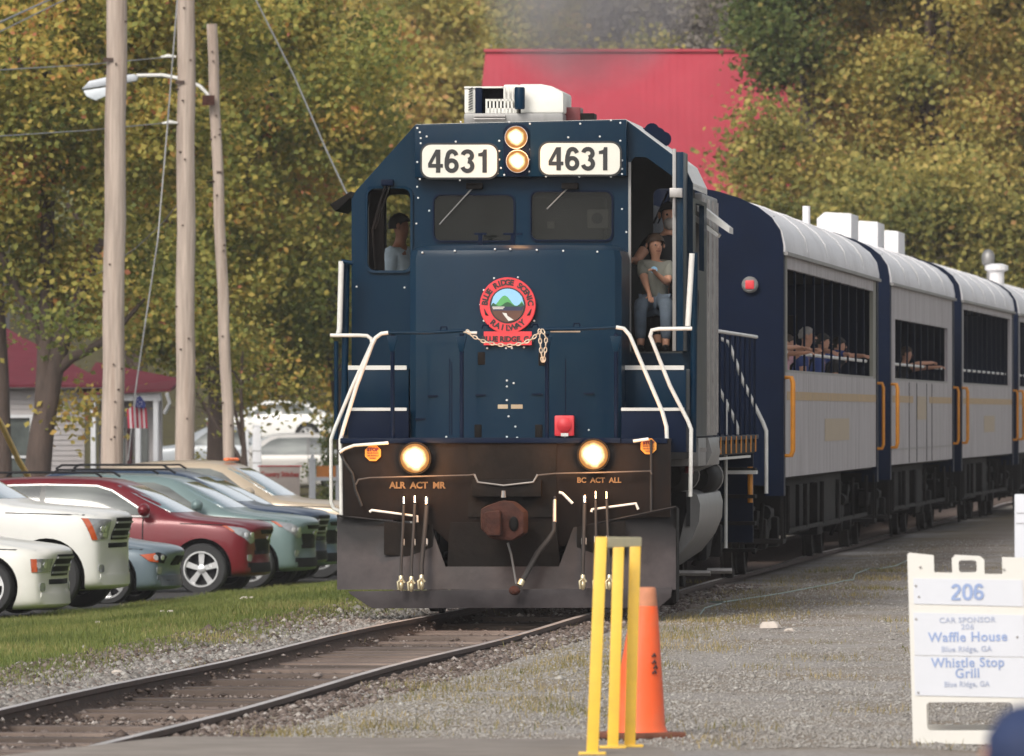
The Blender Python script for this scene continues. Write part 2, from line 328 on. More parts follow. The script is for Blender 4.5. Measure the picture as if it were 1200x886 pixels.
ys = np.concatenate([np.linspace(-60,48,10), np.arange(50,130,.5), np.arange(130,260,2.5), np.geomspace(262,1250,40)])
TT,YY = np.meshgrid(ts,ys); XX = TT+trk(YY); ZZ = ground(XX,YY)
def npmesh(name, V, quads, m, parent=None, attr=None, smooth=False, k=4):
    me=bpy.data.meshes.new(name); nf=len(quads); me.vertices.add(len(V)); me.vertices.foreach_set('co',np.asarray(V,np.float32).ravel())
    me.loops.add(nf*k); me.loops.foreach_set('vertex_index',np.asarray(quads,np.int32).ravel())
    me.polygons.add(nf); me.polygons.foreach_set('loop_start',np.arange(0,nf*k,k,dtype=np.int32))
    if smooth: me.polygons.foreach_set('use_smooth',np.ones(nf,bool))
    me.update(calc_edges=True)
    if attr is not None:
        a=me.attributes.new('tint','FLOAT','FACE'); a.data.foreach_set('value',np.asarray(attr,np.float32))
    me.materials.append(m); o=link(bpy.data.objects.new(name,me)); o.parent=parent; return o
nx,ny=len(ts),len(ys); idx=np.arange(nx*ny).reshape(ny,nx)
q=np.stack([idx[:-1,:-1],idx[:-1,1:],idx[1:,1:],idx[1:,:-1]],-1).reshape(-1,4)
g=npmesh('ground', np.stack([XX,YY,ZZ],-1).reshape(-1,3), q, node_ground(), smooth=True); g['kind']='structure'
# paved crossing at the bottom edge
PAVE=mat('worn_pavement',(.27,.235,.205),.9,spec=.2,var=.12,scale=3,bump=.3,dirt=(.19,.16,.135),dirt_amt=.6,dirt_scale=1.2)
o=MB().prism([(.88,54.3,-.1),(.44,55.8,-.1),(-1.97,56.3,-.1),(-2.85,52.9,-.1),(-4.6,45,-.1),(-4.6,25,-.1),(1.3,25,-.1)],(0,0,.18)).build('pavement',PAVE,bevel=.01); o['kind']='structure'
# ---------------------------------------------------------------- railway track
TIE=mat('old_tie_wood',(.105,.076,.062),.9,var=.35,scale=4,bump=.5,stretch=(.3,2,1),dirt=(.24,.19,.16),dirt_amt=.5)
RAILM=mat('rusty_rail_side',(.06,.035,.026),.8,var=.3,scale=4,bump=.3)
RAILT=mat('worn_rail_head',(.42,.38,.36),.4,metal=.2,var=.25,scale=3,stretch=(1,.3,1))
TH=math.atan(.0855)
randomise(TIE,.45)
track=empty('railway_track',(trk(56),56,0),-TH,kind='structure')
Lt=190
for s in (-1,1):
    u=s*.7525; wob=[.008*math.sin(k*1.3+s) for k in range(40)]
    pr=[(-.075,-.14),(.075,-.14),(.075,-.125),(.012,-.105),(.012,-.02),(.036,-.008),(.036,.025),(-.036,.025),(-.036,-.008),(-.012,-.02),(-.012,-.105),(-.075,-.125)]
    mb=MB(); ys_=[i*2.5 for i in range(int(Lt/2.5)+1)]
    vs=[(u+p[0]+.012*math.sin(y*.21+s),y,p[1]+.010*math.sin(y*.33+s*2)) for y in ys_ for p in pr]; n=len(pr)
    fs=[(i*n+k,i*n+(k+1)%n,(i+1)*n+(k+1)%n,(i+1)*n+k) for i in range(len(ys_)-1) for k in range(n)]
    mb.add(vs,fs+[tuple(range(n))]); r=mb.build('rail',RAILM,track)
    mb=MB(); vs=[(u+p+.012*math.sin(y*.21+s),y,.027+.010*math.sin(y*.33+s*2)-q_) for y in ys_ for p,q_ in ((-.034,.004),(-.024,0),(.024,0),(.034,.004))]
    mb.add(vs,[(i*4+k,i*4+k+1,i*4+5+k,i*4+4+k) for i in range(len(ys_)-1) for k in range(3)]); mb.build('rail_head',RAILT,r)
    mb=MB(); mb.box(u-s*.028-.012,u-s*.028+.012,14,14.7,-.095,-.035); mb.build('joint_bar',RAILM,r)
tie0=None
for i in range(82):
    y=i*.52+.4
    if tie0 is None:
        tie0=MB().box(-1.15,1.15,-.11,.11,-.07,.07).build('tie',TIE,track,bevel=.012)
        o=tie0
    else: o=tie0.copy(); link(o)
    o.location=(random.uniform(-.05,.05),y+random.uniform(-.03,.03),-.175+random.uniform(-.03,.025)); o.rotation_euler=(0,0,random.uniform(-.02,.02))
mb=MB()
for i in range(70):
    y=i*.52+.4
    for s in (-1,1):
        for e in (-1,1): mb.box(s*.7525+e*.10-.015,s*.7525+e*.10+.015,y-.05,y-.02,-.125,-.095)
        mb.box(s*.7525-.15,s*.7525+.15,y-.09,y+.09,-.14,-.122)
mb.build('tie_plate',RAILM,track)['kind']='stuff'
# ================================================================ locomotive
LT=R(4.4); LM=frame_of((-.115,92,0),LT); LI=LM.inverted()
def L(x,y,v): return pick(LI,x,y,v)
loco=empty('diesel_locomotive',LM.translation,-LT,'dark blue diesel locomotive numbered 4631 with lit headlights and snow plow','locomotive')
def Pz(x,y,v): p=L(x,y,v); return (p.x,p.z)
def front_tube(name,pts,v,r,m,parent=loco,v1=None):
    P=[L(p[0],p[1],(p[2] if len(p)>2 else v)) for p in pts]; return MB().tube(P,r,10).build(name,m,parent,smooth=50)
def front_plate(name,pts,v,thick,m,parent=loco,bevel=0,holes=()):
    if holes:
        mb=MB().holed([Pz(x,y,v) for x,y in pts],[[Pz(x,y,v) for x,y in h] for h in holes],(0,thick,0),lambda a,b:(a,v,b)); return mb.build(name,m,parent)
    return MB().prism([L(x,y,v) for x,y in pts],(0,thick,0)).build(name,m,parent,bevel=bevel)
def rr(x0,x1,y0,y1,r,k=4): return rrect(x0,x1,y0,y1,r,k)
BLACKM=mat('dull_dark_iron',(.06,.05,.045),.6,var=.3,scale=6)
# --- underframe, deck
MB().box(-1.52,1.52,.6,17.2,1.50,1.66).build('underframe',BLACK,loco,bevel=.01)
MB().box(-1.56,1.56,.45,17.3,1.66,1.71).build('deck',NAVYD,loco,bevel=.01)
MB().box(-.6,.6,.7,17,.95,1.5).build('centre_sill',BLACK,loco)
# end plate
front_plate('end_plate',[(402,604),(402,520),(414,514),(786,514),(786,606),(760,606),(700,612),(660,640),(530,640),(500,612),(440,608)],.47,.04,PILOT,bevel=.004)
MB().prism([L(480,513,.42),L(727,513,.42),L(727,519,.42),L(480,519,.42)],(0,.1,0)).build('nose_sill',NAVYD,loco,bevel=.003)
# pocket of the draft gear
front_plate('buffer_recess',[(548,520),(652,520),(652,606),(548,606)],.455,.015,BLACK)
MB().prism([L(553,562,.3),L(634,562,.3),L(634,582,.3),L(553,582,.3)],(0,.2,0)).build('striker_plate',BLACK,loco,bevel=.01)
front_tube('cushion_bar',[(556,556),(560,565),(590,569),(625,565),(630,556)],.28,.010,GREY)
# snow plow: curved blade
def plow():
    mb=MB(); cols=[395,430,470,505,522,590,655,672,700,740,792]
    def top(x):
        if x<=505: return 604+(x-395)*(616-604)/110
        if 520<=x<=656: return 664
        if x>=672: return 618-(x-672)*(618-594)/120
        return 640
    rows=6; vs=[]
    for x in cols:
        yt=top(x)
        for r in range(rows):
            f=r/(rows-1); y=yt+(691-yt)*f
            if x==395: pass
            z=L(x,y,0).z; v=.40-.42*((1.05-z)/1.05)**1.6 if z<1.05 else .40
            v += .22*abs((x-592)/200)**2
            vs.append(L(x,y,v))
    fs=[(i*rows+r,(i+1)*rows+r,(i+1)*rows+r+1,i*rows+r+1) for i in range(len(cols)-1) for r in range(rows-1)]
    n=len(vs); vs2=[Vector(p)+Vector((0,.03,0)) for p in vs]
    fs2=[tuple(n+i for i in reversed(f)) for f in fs]
    ed=[]
    nc=len(cols)
    for i in range(nc-1):
        a,b=i*rows,(i+1)*rows; ed.append((a,b,n+b,n+a)); a,b=i*rows+rows-1,(i+1)*rows+rows-1; ed.append((a,b,n+b,n+a))
    for r in range(rows-1):
        ed.append((r,r+1,n+r+1,n+r)); a=(nc-1)*rows+r; ed.append((a,a+1,n+a+1,n+a))
    mb.add(vs+vs2,fs+fs2+ed); return mb.build('snow_plow',PLOW,loco,smooth=60)
pl=plow()
MB().prism([L(x,y,.0) for x,y in ((408,693),(788,688),(786,700),(772,712),(436,713),(410,696))],(0,.035,0)).build('cutting_edge',PLOW,pl,bevel=.004)
for a,b in (((395,604),(505,617)),((672,619),(792,594))):
    MB().tube([L(a[0],a[1],.5),L((a[0]+b[0])/2,(a[1]+b[1])/2,.42),L(b[0],b[1],.42)],.012,6).build('plow_rim',PLOW,pl)
front_plate('mounting_plate',[(450,612),(507,615),(507,654),(450,650)],.36,.02,BLACK,pl)
front_plate('mounting_plate',[(676,617),(733,610),(733,650),(676,652)],.36,.02,BLACK,pl)
front_plate('centre_guard',[(527,612),(652,612),(656,664),(524,668)],.40,.03,BLACK,pl)
# right hand plow wing return
MB().prism([(L(793,594,.6).x,.6,L(793,594,.6).z),(L(793,594,.6).x,1.0,L(793,596,1).z),(L(793,594,.6).x,1.0,.18),(L(793,594,.6).x,.55,.14)],(-.03,0,0)).build('wing_return',BLACK,pl)
MB().box(1.42,1.62,.62,.9,.12,.30).build('wing_foot',BLACK,pl,bevel=.03)
# coupler
cp=MB().prism([L(x,y,-.35) for x,y in ((563,596),(572,592),(586,587),(600,588),(614,600),(614,625),(600,634),(575,632),(563,620))],(0,.55,0)).build('coupler',RUST,loco,bevel=.035)
MB().prism([L(x,y,-.5) for x,y in ((567,600),(586,598),(587,628),(570,628))],(0,.2,0)).build('knuckle',RUST,cp,bevel=.03)
MB().ball(L(602,614,-.36),(.045,.03,.07)).build('pin_hole',BLACK,cp)
MB().cyl(L(590,583,-.25),L(590,575,-.25),.025,.018).build('lift_pin',GREY,cp)
front_tube('uncoupling_lever',[(417,568),(420,562),(433,560),(470,559),(550,557),(556,556)],.36,.009,BLACKM)
front_tube('uncoupling_lever',[(630,557),(650,555),(700,554),(762,552),(764,556)],.36,.009,BLACKM)
front_tube('drain_pipe',[(595,636),(599,650),(605,684)],.1,.011,GREY)
# air hoses
def hose(x,y0,y1,r,x2=None):
    x2=x2 or x; h=MB().tube([L(x,y0,.42),L(x,y0+8,.36),L(x+(x2-x)*.3,(y0+y1)/2-15,.28),L(x2,y1-20,.05),L(x2,y1,-.12)],r,10).build('air_hose',RUBBER,loco,smooth=50)
    MB().cyl(L(x,y0-2,.40),L(x,y0+6,.36),r*1.25,r*1.1,10).build('hose_fitting',CHROME,h,smooth=40)
    f=MB().ball(L(x2,y1+3,-.13),(.028,.03,.055),10,6); f.cyl(L(x2,y1-8,-.1),L(x2,y1+2,-.12),.022,.026); f.tube([L(x2-3,y1+8,-.16),L(x2-4,y1-1,-.17),L(x2+1,y1-5,-.17),L(x2+4,y1,-.17)],.012,8)
    f.build('glad_hand',BRASS,h,smooth=50)
    c=MB().cyl(L(x+(x2-x)*.35,(y0+y1)/2-2,.235),L(x+(x2-x)*.35,(y0+y1)/2+5,.21),r*1.3,r*1.3,10).build('hose_clamp',WHITE,h)
for x,y0,y1,r,x2 in ((473,585,683,.014,470),(486,584,684,.015,482),(500,586,682,.022,494),(685,584,682,.019,683),(698,579,682,.013,699),(711,579,682,.013,714)): hose(x,y0,y1,r,x2)
h=MB().tube([L(650,582,.4),L(650,600,.3),L(649,622,.2),L(643,632,.15),L(630,648,.05),L(618,670,-.05),L(611,682,-.1)],[.014,.016,.02,.025,.027,.027,.027],12).build('air_hose',RUBBER,loco,smooth=50)
MB().cyl(L(612,680,-.1),L(609,686,-.12),.031,.031).build('hose_band',BRASS,h); MB().ball(L(603,692,-.14),(.055,.05,.045)).build('glad_hand',RUST,h)
MB().cyl(L(650,586,.36),L(650,612,.24),.018).build('angle_cock',STEEL,h)
# lettering on the end plate and warning octagons
LO=mat('faded_orange_lettering',(.20,.115,.045),.6,var=.1)
text('ALR  ACT  MR',.085,LO,loco,L(489,569,.463),bold=.003)
text('BC  ACT  ALL',.07,LO,loco,L(702,563,.463),bold=.002)
for x,y in ((437,531),(760,523)):
    o=MB().prism([L(x+10*math.cos(R(22.5+45*k)),y+10*math.sin(R(22.5+45*k)),.44) for k in range(8)],(0,.012,0)).build('warning_sign',ORANGE,loco)
    mb=MB(); text('STOP',.045,None,None,L(x,y-4,.437),bold=.003,merge=mb); text('BLUE FLAG',.022,None,None,L(x,y+0,.437),merge=mb); text('OR SIGNALS',.020,None,None,L(x,y+3,.437),merge=mb); text('WORK',.020,None,None,L(x,y+6,.437),merge=mb)
    mb.build('sign_lettering',DRED,o)
MB().tube([L(763,515,.42),L(763,600,.42)],.012,6).build('cable',RUBBER,loco)
MB().tube([L(398,528,.5),L(403,540,.42),L(413,555,.4),L(417,575,.4),L(424,593,.4)],.014,8).build('cable',RUBBER,loco)
# ditch lights
for x,y in ((487,537),(696,533)):
    c=L(x,y,.42); hs_=MB().lathe([(.10,0),(.155,.0),(.155,.10),(.13,.10)],(c.x,.45,c.z),(0,-1,0),24).build('ditch_light',BLACK,loco,smooth=40)
    ln_=MB().lathe([(.138,0),(.138,.010),(.08,.028),(.001,.034)],(0,0,0),(0,-1,0),32).build('lens',LAMP,hs_,smooth=60); ln_.location=(c.x,.350,c.z)
    p=LM@Vector((c.x,.13,c.z)); ld=bpy.data.lights.new('ditch_glow_fill','POINT'); ld.energy=26; ld.color=(1,.47,.16); ld.shadow_soft_size=.10  # added light ahead of the lens, throws a bloom-like glow on the end plate
    lo=bpy.data.objects.new('ditch_glow_fill',ld); link(lo); lo.location=p
# small step grabs in front
for pts in (((433,600),(436,598),(489,605),(489,612)),((693,600),(694,597),(745,590),(748,597))):
    g_=front_tube('grab_iron',[pts[0],pts[1],pts[2],pts[3]],.38,.014,WHITE)
front_tube('grab_iron',[(655,577),(659,578),(671,590)],.34,.014,WHITE)
front_tube('grab_iron',[(398,530),(404,526),(415,522),(455,519)],.40,.016,WHITE)
front_tube('grab_iron',[(742,517),(760,514.5)],.38,.016,WHITE)
# front corner steps: cheeks and treads
for s in (-1,1):
    x0,x1=(1.0,1.55) if s>0 else (-1.55,-1.0)
    MB().prism([(s*1.03,.52,.45),(s*1.03,1.35,.45),(s*1.03,1.35,1.66),(s*1.03,.52,1.66)],(s*.03,0,0)).build('step_cheek',BLACK,loco)
    for k in range(4): MB().box(x0,x1,.55+.1*k,.85+.1*k,.42+.3*k,.46+.3*k).build('step_tread',BLACK,loco,bevel=.006)
    # upper steps at the side of the nose
    for k,(vz,y) in enumerate(((1.15,480),(1.75,432))):
        a=L(408 if s<0 else 728,y,vz); b=L(479 if s<0 else 804,y,vz); z=a.z; xa,xb=(-1.55,-.93) if s<0 else (1.02,1.58)
        xa=a.x; xb=b.x
        st=MB().box(xa,xb,vz,vz+.62,z-.41,z).build('step_box',NAVYD if k==0 else NAVY,loco,bevel=.008)
        MB().box(xa,xb-.02,vz-.012,vz+.05,z-.012,z+.018 if k==0 else z+.03).build('step_edge',WHITE,st)
# --- nose
NL,NR=L(480,300,1.2).x,L(728,300,1.2).x; NC=L(597,300,1.2).x; NT=L(600,291,1.2).z; ZD=1.70
prof=lambda z,inset:[(NL+inset,2.5,z),(NL+inset,1.26+inset,z),(NL+.06+inset,1.20+inset,z),(NC,1.02+inset,z),(NR-.06-inset,1.20+inset,z),(NR-inset,1.26+inset,z),(NR-inset,2.5,z)]
mb=MB(); rings=[prof(ZD,0),prof(NT-.09,0),prof(NT-.02,.02),prof(NT+.03,.10)]; n=7
vs=[p for r_ in rings for p in r_]; fs=[(j*n+i,j*n+i+1,(j+1)*n+i+1,(j+1)*n+i) for j in range(3) for i in range(6)]+[tuple(range(3*n,4*n))]
nose=mb.add(vs,fs).build('nose',NAVY,loco,smooth=30)
def nz(x): # nose front face v at local x
    return 1.20-(.18*(1-abs(x-NC)/((NC-NL-.06) if x<NC else (NR-.06-NC)))) 
# small nose fittings
for x,y in ((565,420),(636,421),(561,505),(632,505)):
    p=L(x,y,1.15); MB().box(p.x-.035,p.x+.035,nz(p.x)-.012,nz(p.x)+.05,p.z-.06,p.z+.06).build('latch',BLACK,nose,bevel=.006)
for x,y in ((507,464),(564,463),(630,462),(690,461),(492,491)):
    p=L(x,y,1.15); MB().box(p.x-.05,p.x+.05,nz(p.x)-.02,nz(p.x)+.02,p.z-.008,p.z+.008).build('drip_strip',NAVYD,nose)
for x0,x1 in ((584,596),(599.5,613)):
    a=L(x0,476.5,1.1); b=L(x1,476.5,1.1); xm=(a.x+b.x)/2; MB().hexa([(a.x,nz(a.x)-.006,a.z-.02),(b.x,nz(b.x)-.006,a.z-.02),(b.x,nz(b.x)+.02,a.z-.02),(a.x,nz(a.x)+.02,a.z-.02),(a.x,nz(a.x)-.006,a.z+.02),(b.x,nz(b.x)-.006,a.z+.02),(b.x,nz(b.x)+.02,a.z+.02),(a.x,nz(a.x)+.02,a.z+.02)]).build('data_plate',TANP,nose)
a=L(577,499,1.1); MB().box(a.x,a.x+.36,1.065,1.085,a.z-.004,a.z+.004).build('drip_strip',GREY,nose)
for x in (527,663):
    a=L(x,310,1.15); b=L(x,510,1.15); MB().box(a.x-.005,a.x+.005,nz(a.x)-.004,nz(a.x)+.03,b.z,a.z-.9).build('door_seam',NAVYD,nose)
for y in (424,):
    a=L(529,y,1.15); MB().box(a.x,a.x+.01,nz(a.x)-.004,nz(a.x)+.02,a.z-.7,a.z).build('door_seam',NAVYD,nose)
# nose top lamp brackets
for x,w_ in ((563,.06),(601,.09)):
    p=L(x,279,1.9); MB().box(p.x-w_,p.x+w_,1.88,1.92,p.z+.03,p.z+.05).box(p.x-.02,p.x+.02,1.88,1.92,NT,p.z+.04).build('lift_bracket',NAVYD,nose)
# number of bolts as one part
mb=MB(); H_=[]
def bolt(x,y,v,r=.011): 
    p=L(x,y,v); mb.lathe([(r,0),(r,.006),(r*.5,.011)],(p.x,v,p.z),(0,-1,0),7)
for x,y in ((495,296),(533,294),(580,292),(598,292),(629,293),(660,294),(700,295)): bolt(x,y,nz(L(x,y,1.15).x)-.0)
for x,y in ((594,446),(602,449),(594,453),(594,469),(596,488),(604,500),(690,504),(662,512),(523,512),(594,512),(606,513),(579,326),(607,325),(567,340),(563,357),(567,376),(626,376),(571,392),(615,392),(571,408),(593,408),(600,408),(614,407)): bolt(x,y,nz(L(x,y,1.12).x))
# --- emblem (generic round railway badge with words)
ex,ey=596,358; rpx=33/123.
c=L(ex,ey,1.1); V0=1.01
disc=MB()
em=MB().lathe([(rpx,0),(rpx,.02),(rpx*.98,.025)],(c.x,V0,c.z),(0,-1,0),48).build('railway_emblem',RED,loco,smooth=30)
q0,q1=L(568,391,1.1),L(624,404.5,1.1)
MB().box(q0.x,q1.x,V0-.024,V0+.01,q1.z,q0.z+.02).build('name_plate',RED,em)
SKYB=mat('badge_sky',(.25,.5,.75),.5,var=.05); MTN=mat('badge_green',(.08,.32,.10),.5,var=.1); MTND=mat('badge_dark_green',(.015,.08,.03),.5,var=.1); BRWN=mat('badge_brown',(.09,.035,.02),.5,var=.2); NVB=mat('badge_navy',(.015,.02,.06),.5,var=.1)
ri=.160
MB().lathe([(ri+.012,0),(ri+.012,.006)],(c.x,V0-.024,c.z),(0,-1,0),40).build('badge_ring',INK,em)
def seg(z0,z1,m,top=None,d=.0):
    pts=[]
    n=14
    for i in range(n+1):
        x=-ri+2*ri*i/n; hi=min(math.sqrt(max(0,ri*ri-x*x)), (top(x) if top else z1)); pts.append((x,hi))
    low=[]
    for i in range(n,-1,-1):
        x=-ri+2*ri*i/n; low.append((x,max(-math.sqrt(max(0,ri*ri-x*x)),z0)))
    P=[(x,z) for x,z in pts+low]
    vs=[]; fs=[]
    for i in range(n):
        x0=-ri+2*ri*i/n; x1=-ri+2*ri*(i+1)/n; a0,a1=pts[i][1],pts[i+1][1]; b0,b1=low[n-i][1],low[n-i-1][1]
        if a0<=b0 and a1<=b1: continue
        a0=max(a0,b0); a1=max(a1,b1)
        k=len(vs); vs+=[(c.x+x0,V0-.032-d,c.z+b0),(c.x+x1,V0-.032-d,c.z+b1),(c.x+x1,V0-.032-d,c.z+a1),(c.x+x0,V0-.032-d,c.z+a0)]; fs.append((k,k+1,k+2,k+3))
    return MB().add(vs,fs)
seg(-ri,ri,None).build('badge_sky',SKYB,em)
seg(-.05,.1,None,lambda x:.045+.05*math.cos(x*28+.8)*(1 if abs(x)<.15 else .3),.002).build('badge_mountain',MTN,em)
seg(-.05,.1,None,lambda x:.012+.02*math.cos(x*40),.004).build('badge_forest',MTND,em)
seg(-.05,-.012,None,None,.006).build('badge_train',NVB,em)
seg(-ri,-.05,None,None,.006).build('badge_bank',BRWN,em)
MB().box(c.x-.145,c.x-.03,V0-.044,V0-.040,c.z-.022,c.z-.013).box(c.x-.14,c.x-.04,V0-.044,V0-.040,c.z-.036,c.z-.028).prism([(c.x-.05,V0-.041,c.z-.07),(c.x-.01,V0-.041,c.z-.075),(c.x+.0,V0-.041,c.z-.10),(c.x+.06,V0-.041,c.z-.14),(c.x+.01,V0-.041,c.z-.15),(c.x-.03,V0-.041,c.z-.10)],(0,-.003,0)).build('badge_river',WHITE,em)
lm=MB()
def arc_text(s,rad,a0,a1,size,flip=False):
    n=len(s)
    for i,ch in enumerate(s):
        if ch==' ': continue
        a=R(a0+(a1-a0)*(i/(n-1)))
        x=c.x+rad*math.sin(a); z=c.z+rad*math.cos(a)
        rot=(math.pi/2, a+(math.pi if flip else 0), 0)
        cu_rot=Matrix.Rotation(math.pi/2,3,'X')
        e=(Matrix.Rotation(rot[1],3,'Y')@cu_rot).to_euler()
        text(ch,size,None,None,(x,V0-.027,z),rot=tuple(e),bold=.003,merge=lm)
arc_text('BLUE RIDGE SCENIC',.218,-84,84,.075)
lm.build('emblem_lettering',INK,em); lm=MB()
arc_text('RAILWAY',.218,-140+360,140,.075,True)
lm.build('emblem_lettering',INK,em); lm=MB()
text('BLUE RIDGE, GA',.072,None,None,((q0.x+q1.x)/2,V0-.027,(q0.z+q1.z)/2),bold=.003,merge=lm,xs=.95)
lm.build('emblem_lettering',INK,em)
for s in (-1,1): MB().tube([(c.x+s*.225,V0-.03,c.z-.035),(c.x+s*.205,V0-.03,c.z-.085),(c.x+s*.185,V0-.03,c.z-.095)],[.004,.012,.003],6).build('feather_mark',INK,em)
# red marker lamp
p=L(662,499,1.1); o=MB().box(p.x-.095,p.x+.095,1.0,1.12,p.z-.10,p.z+.10).build('marker_lamp',RED,loco,bevel=.02)
MB().lathe([(.07,0),(.07,.02),(.03,.045)],(p.x,1.002,p.z+.01),(0,-1,0),20).build('lens',RED,o,smooth=50)
MB().box(p.x-.03,p.x+.04,.985,.998,p.z-.10,p.z-.07).build('label_plate',WHITE,o)
# --- cab
CV=2.5
outer=[(412,515),(412,234),(417,224),(487,146),(733,140),(800,190),(812,215),(812,515)]
win=lambda x0,x1,y0,y1,r:rr(x0,x1,y0,y1,r)
holes=[win(431,481,221,317,9), win(509,602,229,282,8), win(623,717,225,281,8), [(739,414),(739,190),(744,184),(757,184),(800,215),(800,414)]]
cabf=front_plate('cab_front',outer,CV,.05,NAVY,loco,holes=holes)
RC=2.35+CV # rear of cab
ZR=lambda x,y:L(x,y,CV).z
lx,rx=L(412,300,CV).x,L(812,300,CV).x
flz=L(600,412,CV).z
# floor, ceiling/roof skin, rear wall, side walls
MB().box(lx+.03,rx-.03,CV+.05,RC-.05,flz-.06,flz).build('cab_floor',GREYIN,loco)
def cs(v0,v1,d=0): # roof outline strip
    P=[L(x,y,CV) for x,y in ((412,234),(417,224),(487,146),(733,140),(800,190),(812,215),(812,218))]
    vs=[(p.x,v,p.z+.004) for v in (v0,v1) for p in P]+[(p.x,v,p.z-.03) for v in (v0,v1) for p in P]; n=len(P)
    fs=[(i,i+1,n+i+1,n+i) for i in range(n-1)]+[(2*n+i,2*n+i+1,3*n+i+1,3*n+i) for i in range(n-1)]+[(i,i+1,2*n+i+1,2*n+i) for i in range(n-1)]+[(n+i,n+i+1,3*n+i+1,3*n+i) for i in range(n-1)]
    return vs,fs
v_,f_=cs(CV+.03,RC+.1); MB().add(v_,f_).build('cab_roof',WHITE,loco)
# left (engineer side) wall with window, right wall with window
for s,xw in ((-1,lx),(1,rx-.05)):
    z0=1.72; zt=L(412 if s<0 else 812,232,CV).z
    MB().holed([(CV+.05,z0),(RC,z0),(RC,zt),(CV+.05,zt)],[[(CV+.45,3.35),(CV+1.9,3.35),(CV+1.9,4.0),(CV+.45,4.0)]],(.05,0,0),lambda a,b:(xw,a,b)).build('cab_side',NAVY,loco)
cabr_holes=[[tuple(Pz(x,y,RC)) for x,y in h] for h in (win(453,482,228,317,8),win(766,803,221,310,8))]
op=[Pz(x,y,RC) for x,y in ((418,515),(418,234),(490,150),(736,145),(800,194),(814,215),(814,515))]
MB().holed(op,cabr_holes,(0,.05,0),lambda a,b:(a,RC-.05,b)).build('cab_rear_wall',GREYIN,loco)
for h in cabr_holes: MB().prism([(a,RC-.02,b) for a,b in h],(0,.006,0)).build('rear_pane',CLEARG,loco)
# wiper struts on rear pane
MB().tube([L(783,224,RC-.1),L(766,262,RC-.1)],.012,6).build('rear_wiper',BLACK,loco); MB().tube([L(787,224,RC-.1),L(771,262,RC-.1)],.008,6).build('rear_wiper',BLACK,loco)
# interior equipment
MB().box(-.62,-.05,CV+.5,CV+.9,flz,flz+1.05).build('control_stand',GREYIN,loco,bevel=.03)
p=L(672,262,CV+.25); cn=MB().box(p.x-.40,p.x+.30,CV+.25,CV+.7,flz,p.z+.26).build('air_brake_cabinet',GREYIN,loco,bevel=.03)
IVORY=mat('cab_fan_case',(.16,.155,.13),.6,var=.08)
p=L(700,256,CV+.2); fan=MB().box(p.x-.10,p.x+.11,CV+.18,CV+.24,p.z-.10,p.z+.09).build('cab_fan',IVORY,loco,bevel=.015); MB().lathe([(.055,0),(.055,.01)],(p.x,CV+.178,p.z),(0,-1,0),20).build('fan_mouth',INK,fan)
p=L(645,263,CV+.22); MB().box(p.x-.03,p.x+.04,CV+.2,CV+.23,p.z-.04,p.z+.03).build('sticker',IVORY,cn)
# windshield panes with frames, wipers
for h,(a,b) in ((holes[1],((556,218),(515,263))),(holes[2],((668,218),(641,245)))):
    P=[Pz(x,y,CV+.02) for x,y in h]; f=MB().prism([(x_,CV+.018,z_) for x_,z_ in P],(0,.008,0)).build('windshield',WINDG,loco)
    cx_=sum(p[0] for p in P)/len(P); cz_=sum(p[1] for p in P)/len(P)
    big=[(cx_+(p[0]-cx_)*1.04,cz_+(p[1]-cz_)*1.07) for p in P]; MB().holed(big,[P],(0,-.022,0),lambda a_,b_:(a_,CV-.003,b_)).build('window_seal',NAVYD,f)
    q=L(a[0],a[1],CV-.05); wp=MB().tube([L(a[0],a[1],CV-.06),L(b[0],b[1],CV-.03)],.008,6).build('wiper',GREY,loco); MB().box(q.x-.08,q.x+.08,CV-.09,CV-.0,q.z-.03,q.z+.03).build('wiper_motor',BLACK,wp,bevel=.01)
P=[Pz(x,y,CV) for x,y in holes[0]]; cx_=sum(p[0] for p in P)/len(P); cz_=sum(p[1] for p in P)/len(P)
MB().holed([(cx_+(p[0]-cx_)*1.12,cz_+(p[1]-cz_)*1.06) for p in P],[P],(0,-.03,0),lambda a_,b_:(a_,CV-.003,b_)).build('window_seal',NAVY,loco,bevel=.004)
MB().tube([L(453,213,CV-.08),L(437,268,CV-.04)],.014,6).tube([L(458,214,CV-.08),L(440,268,CV-.04)],.009,6).tube([L(436,268,CV-.04),L(440,314,CV-.04)],.010,6).build('wiper',BLACK,loco)
q=L(454,214,CV-.05); MB().box(q.x-.06,q.x+.06,CV-.10,CV,q.z-.03,q.z+.03).build('wiper_motor',NAVYD,loco,bevel=.01)
MB().prism([L(432,222,CV+.3),L(450,222,CV+.3),L(450,316,CV+.3),L(432,316,CV+.3)],(0,.04,0)).build('window_post',BLACK,loco)
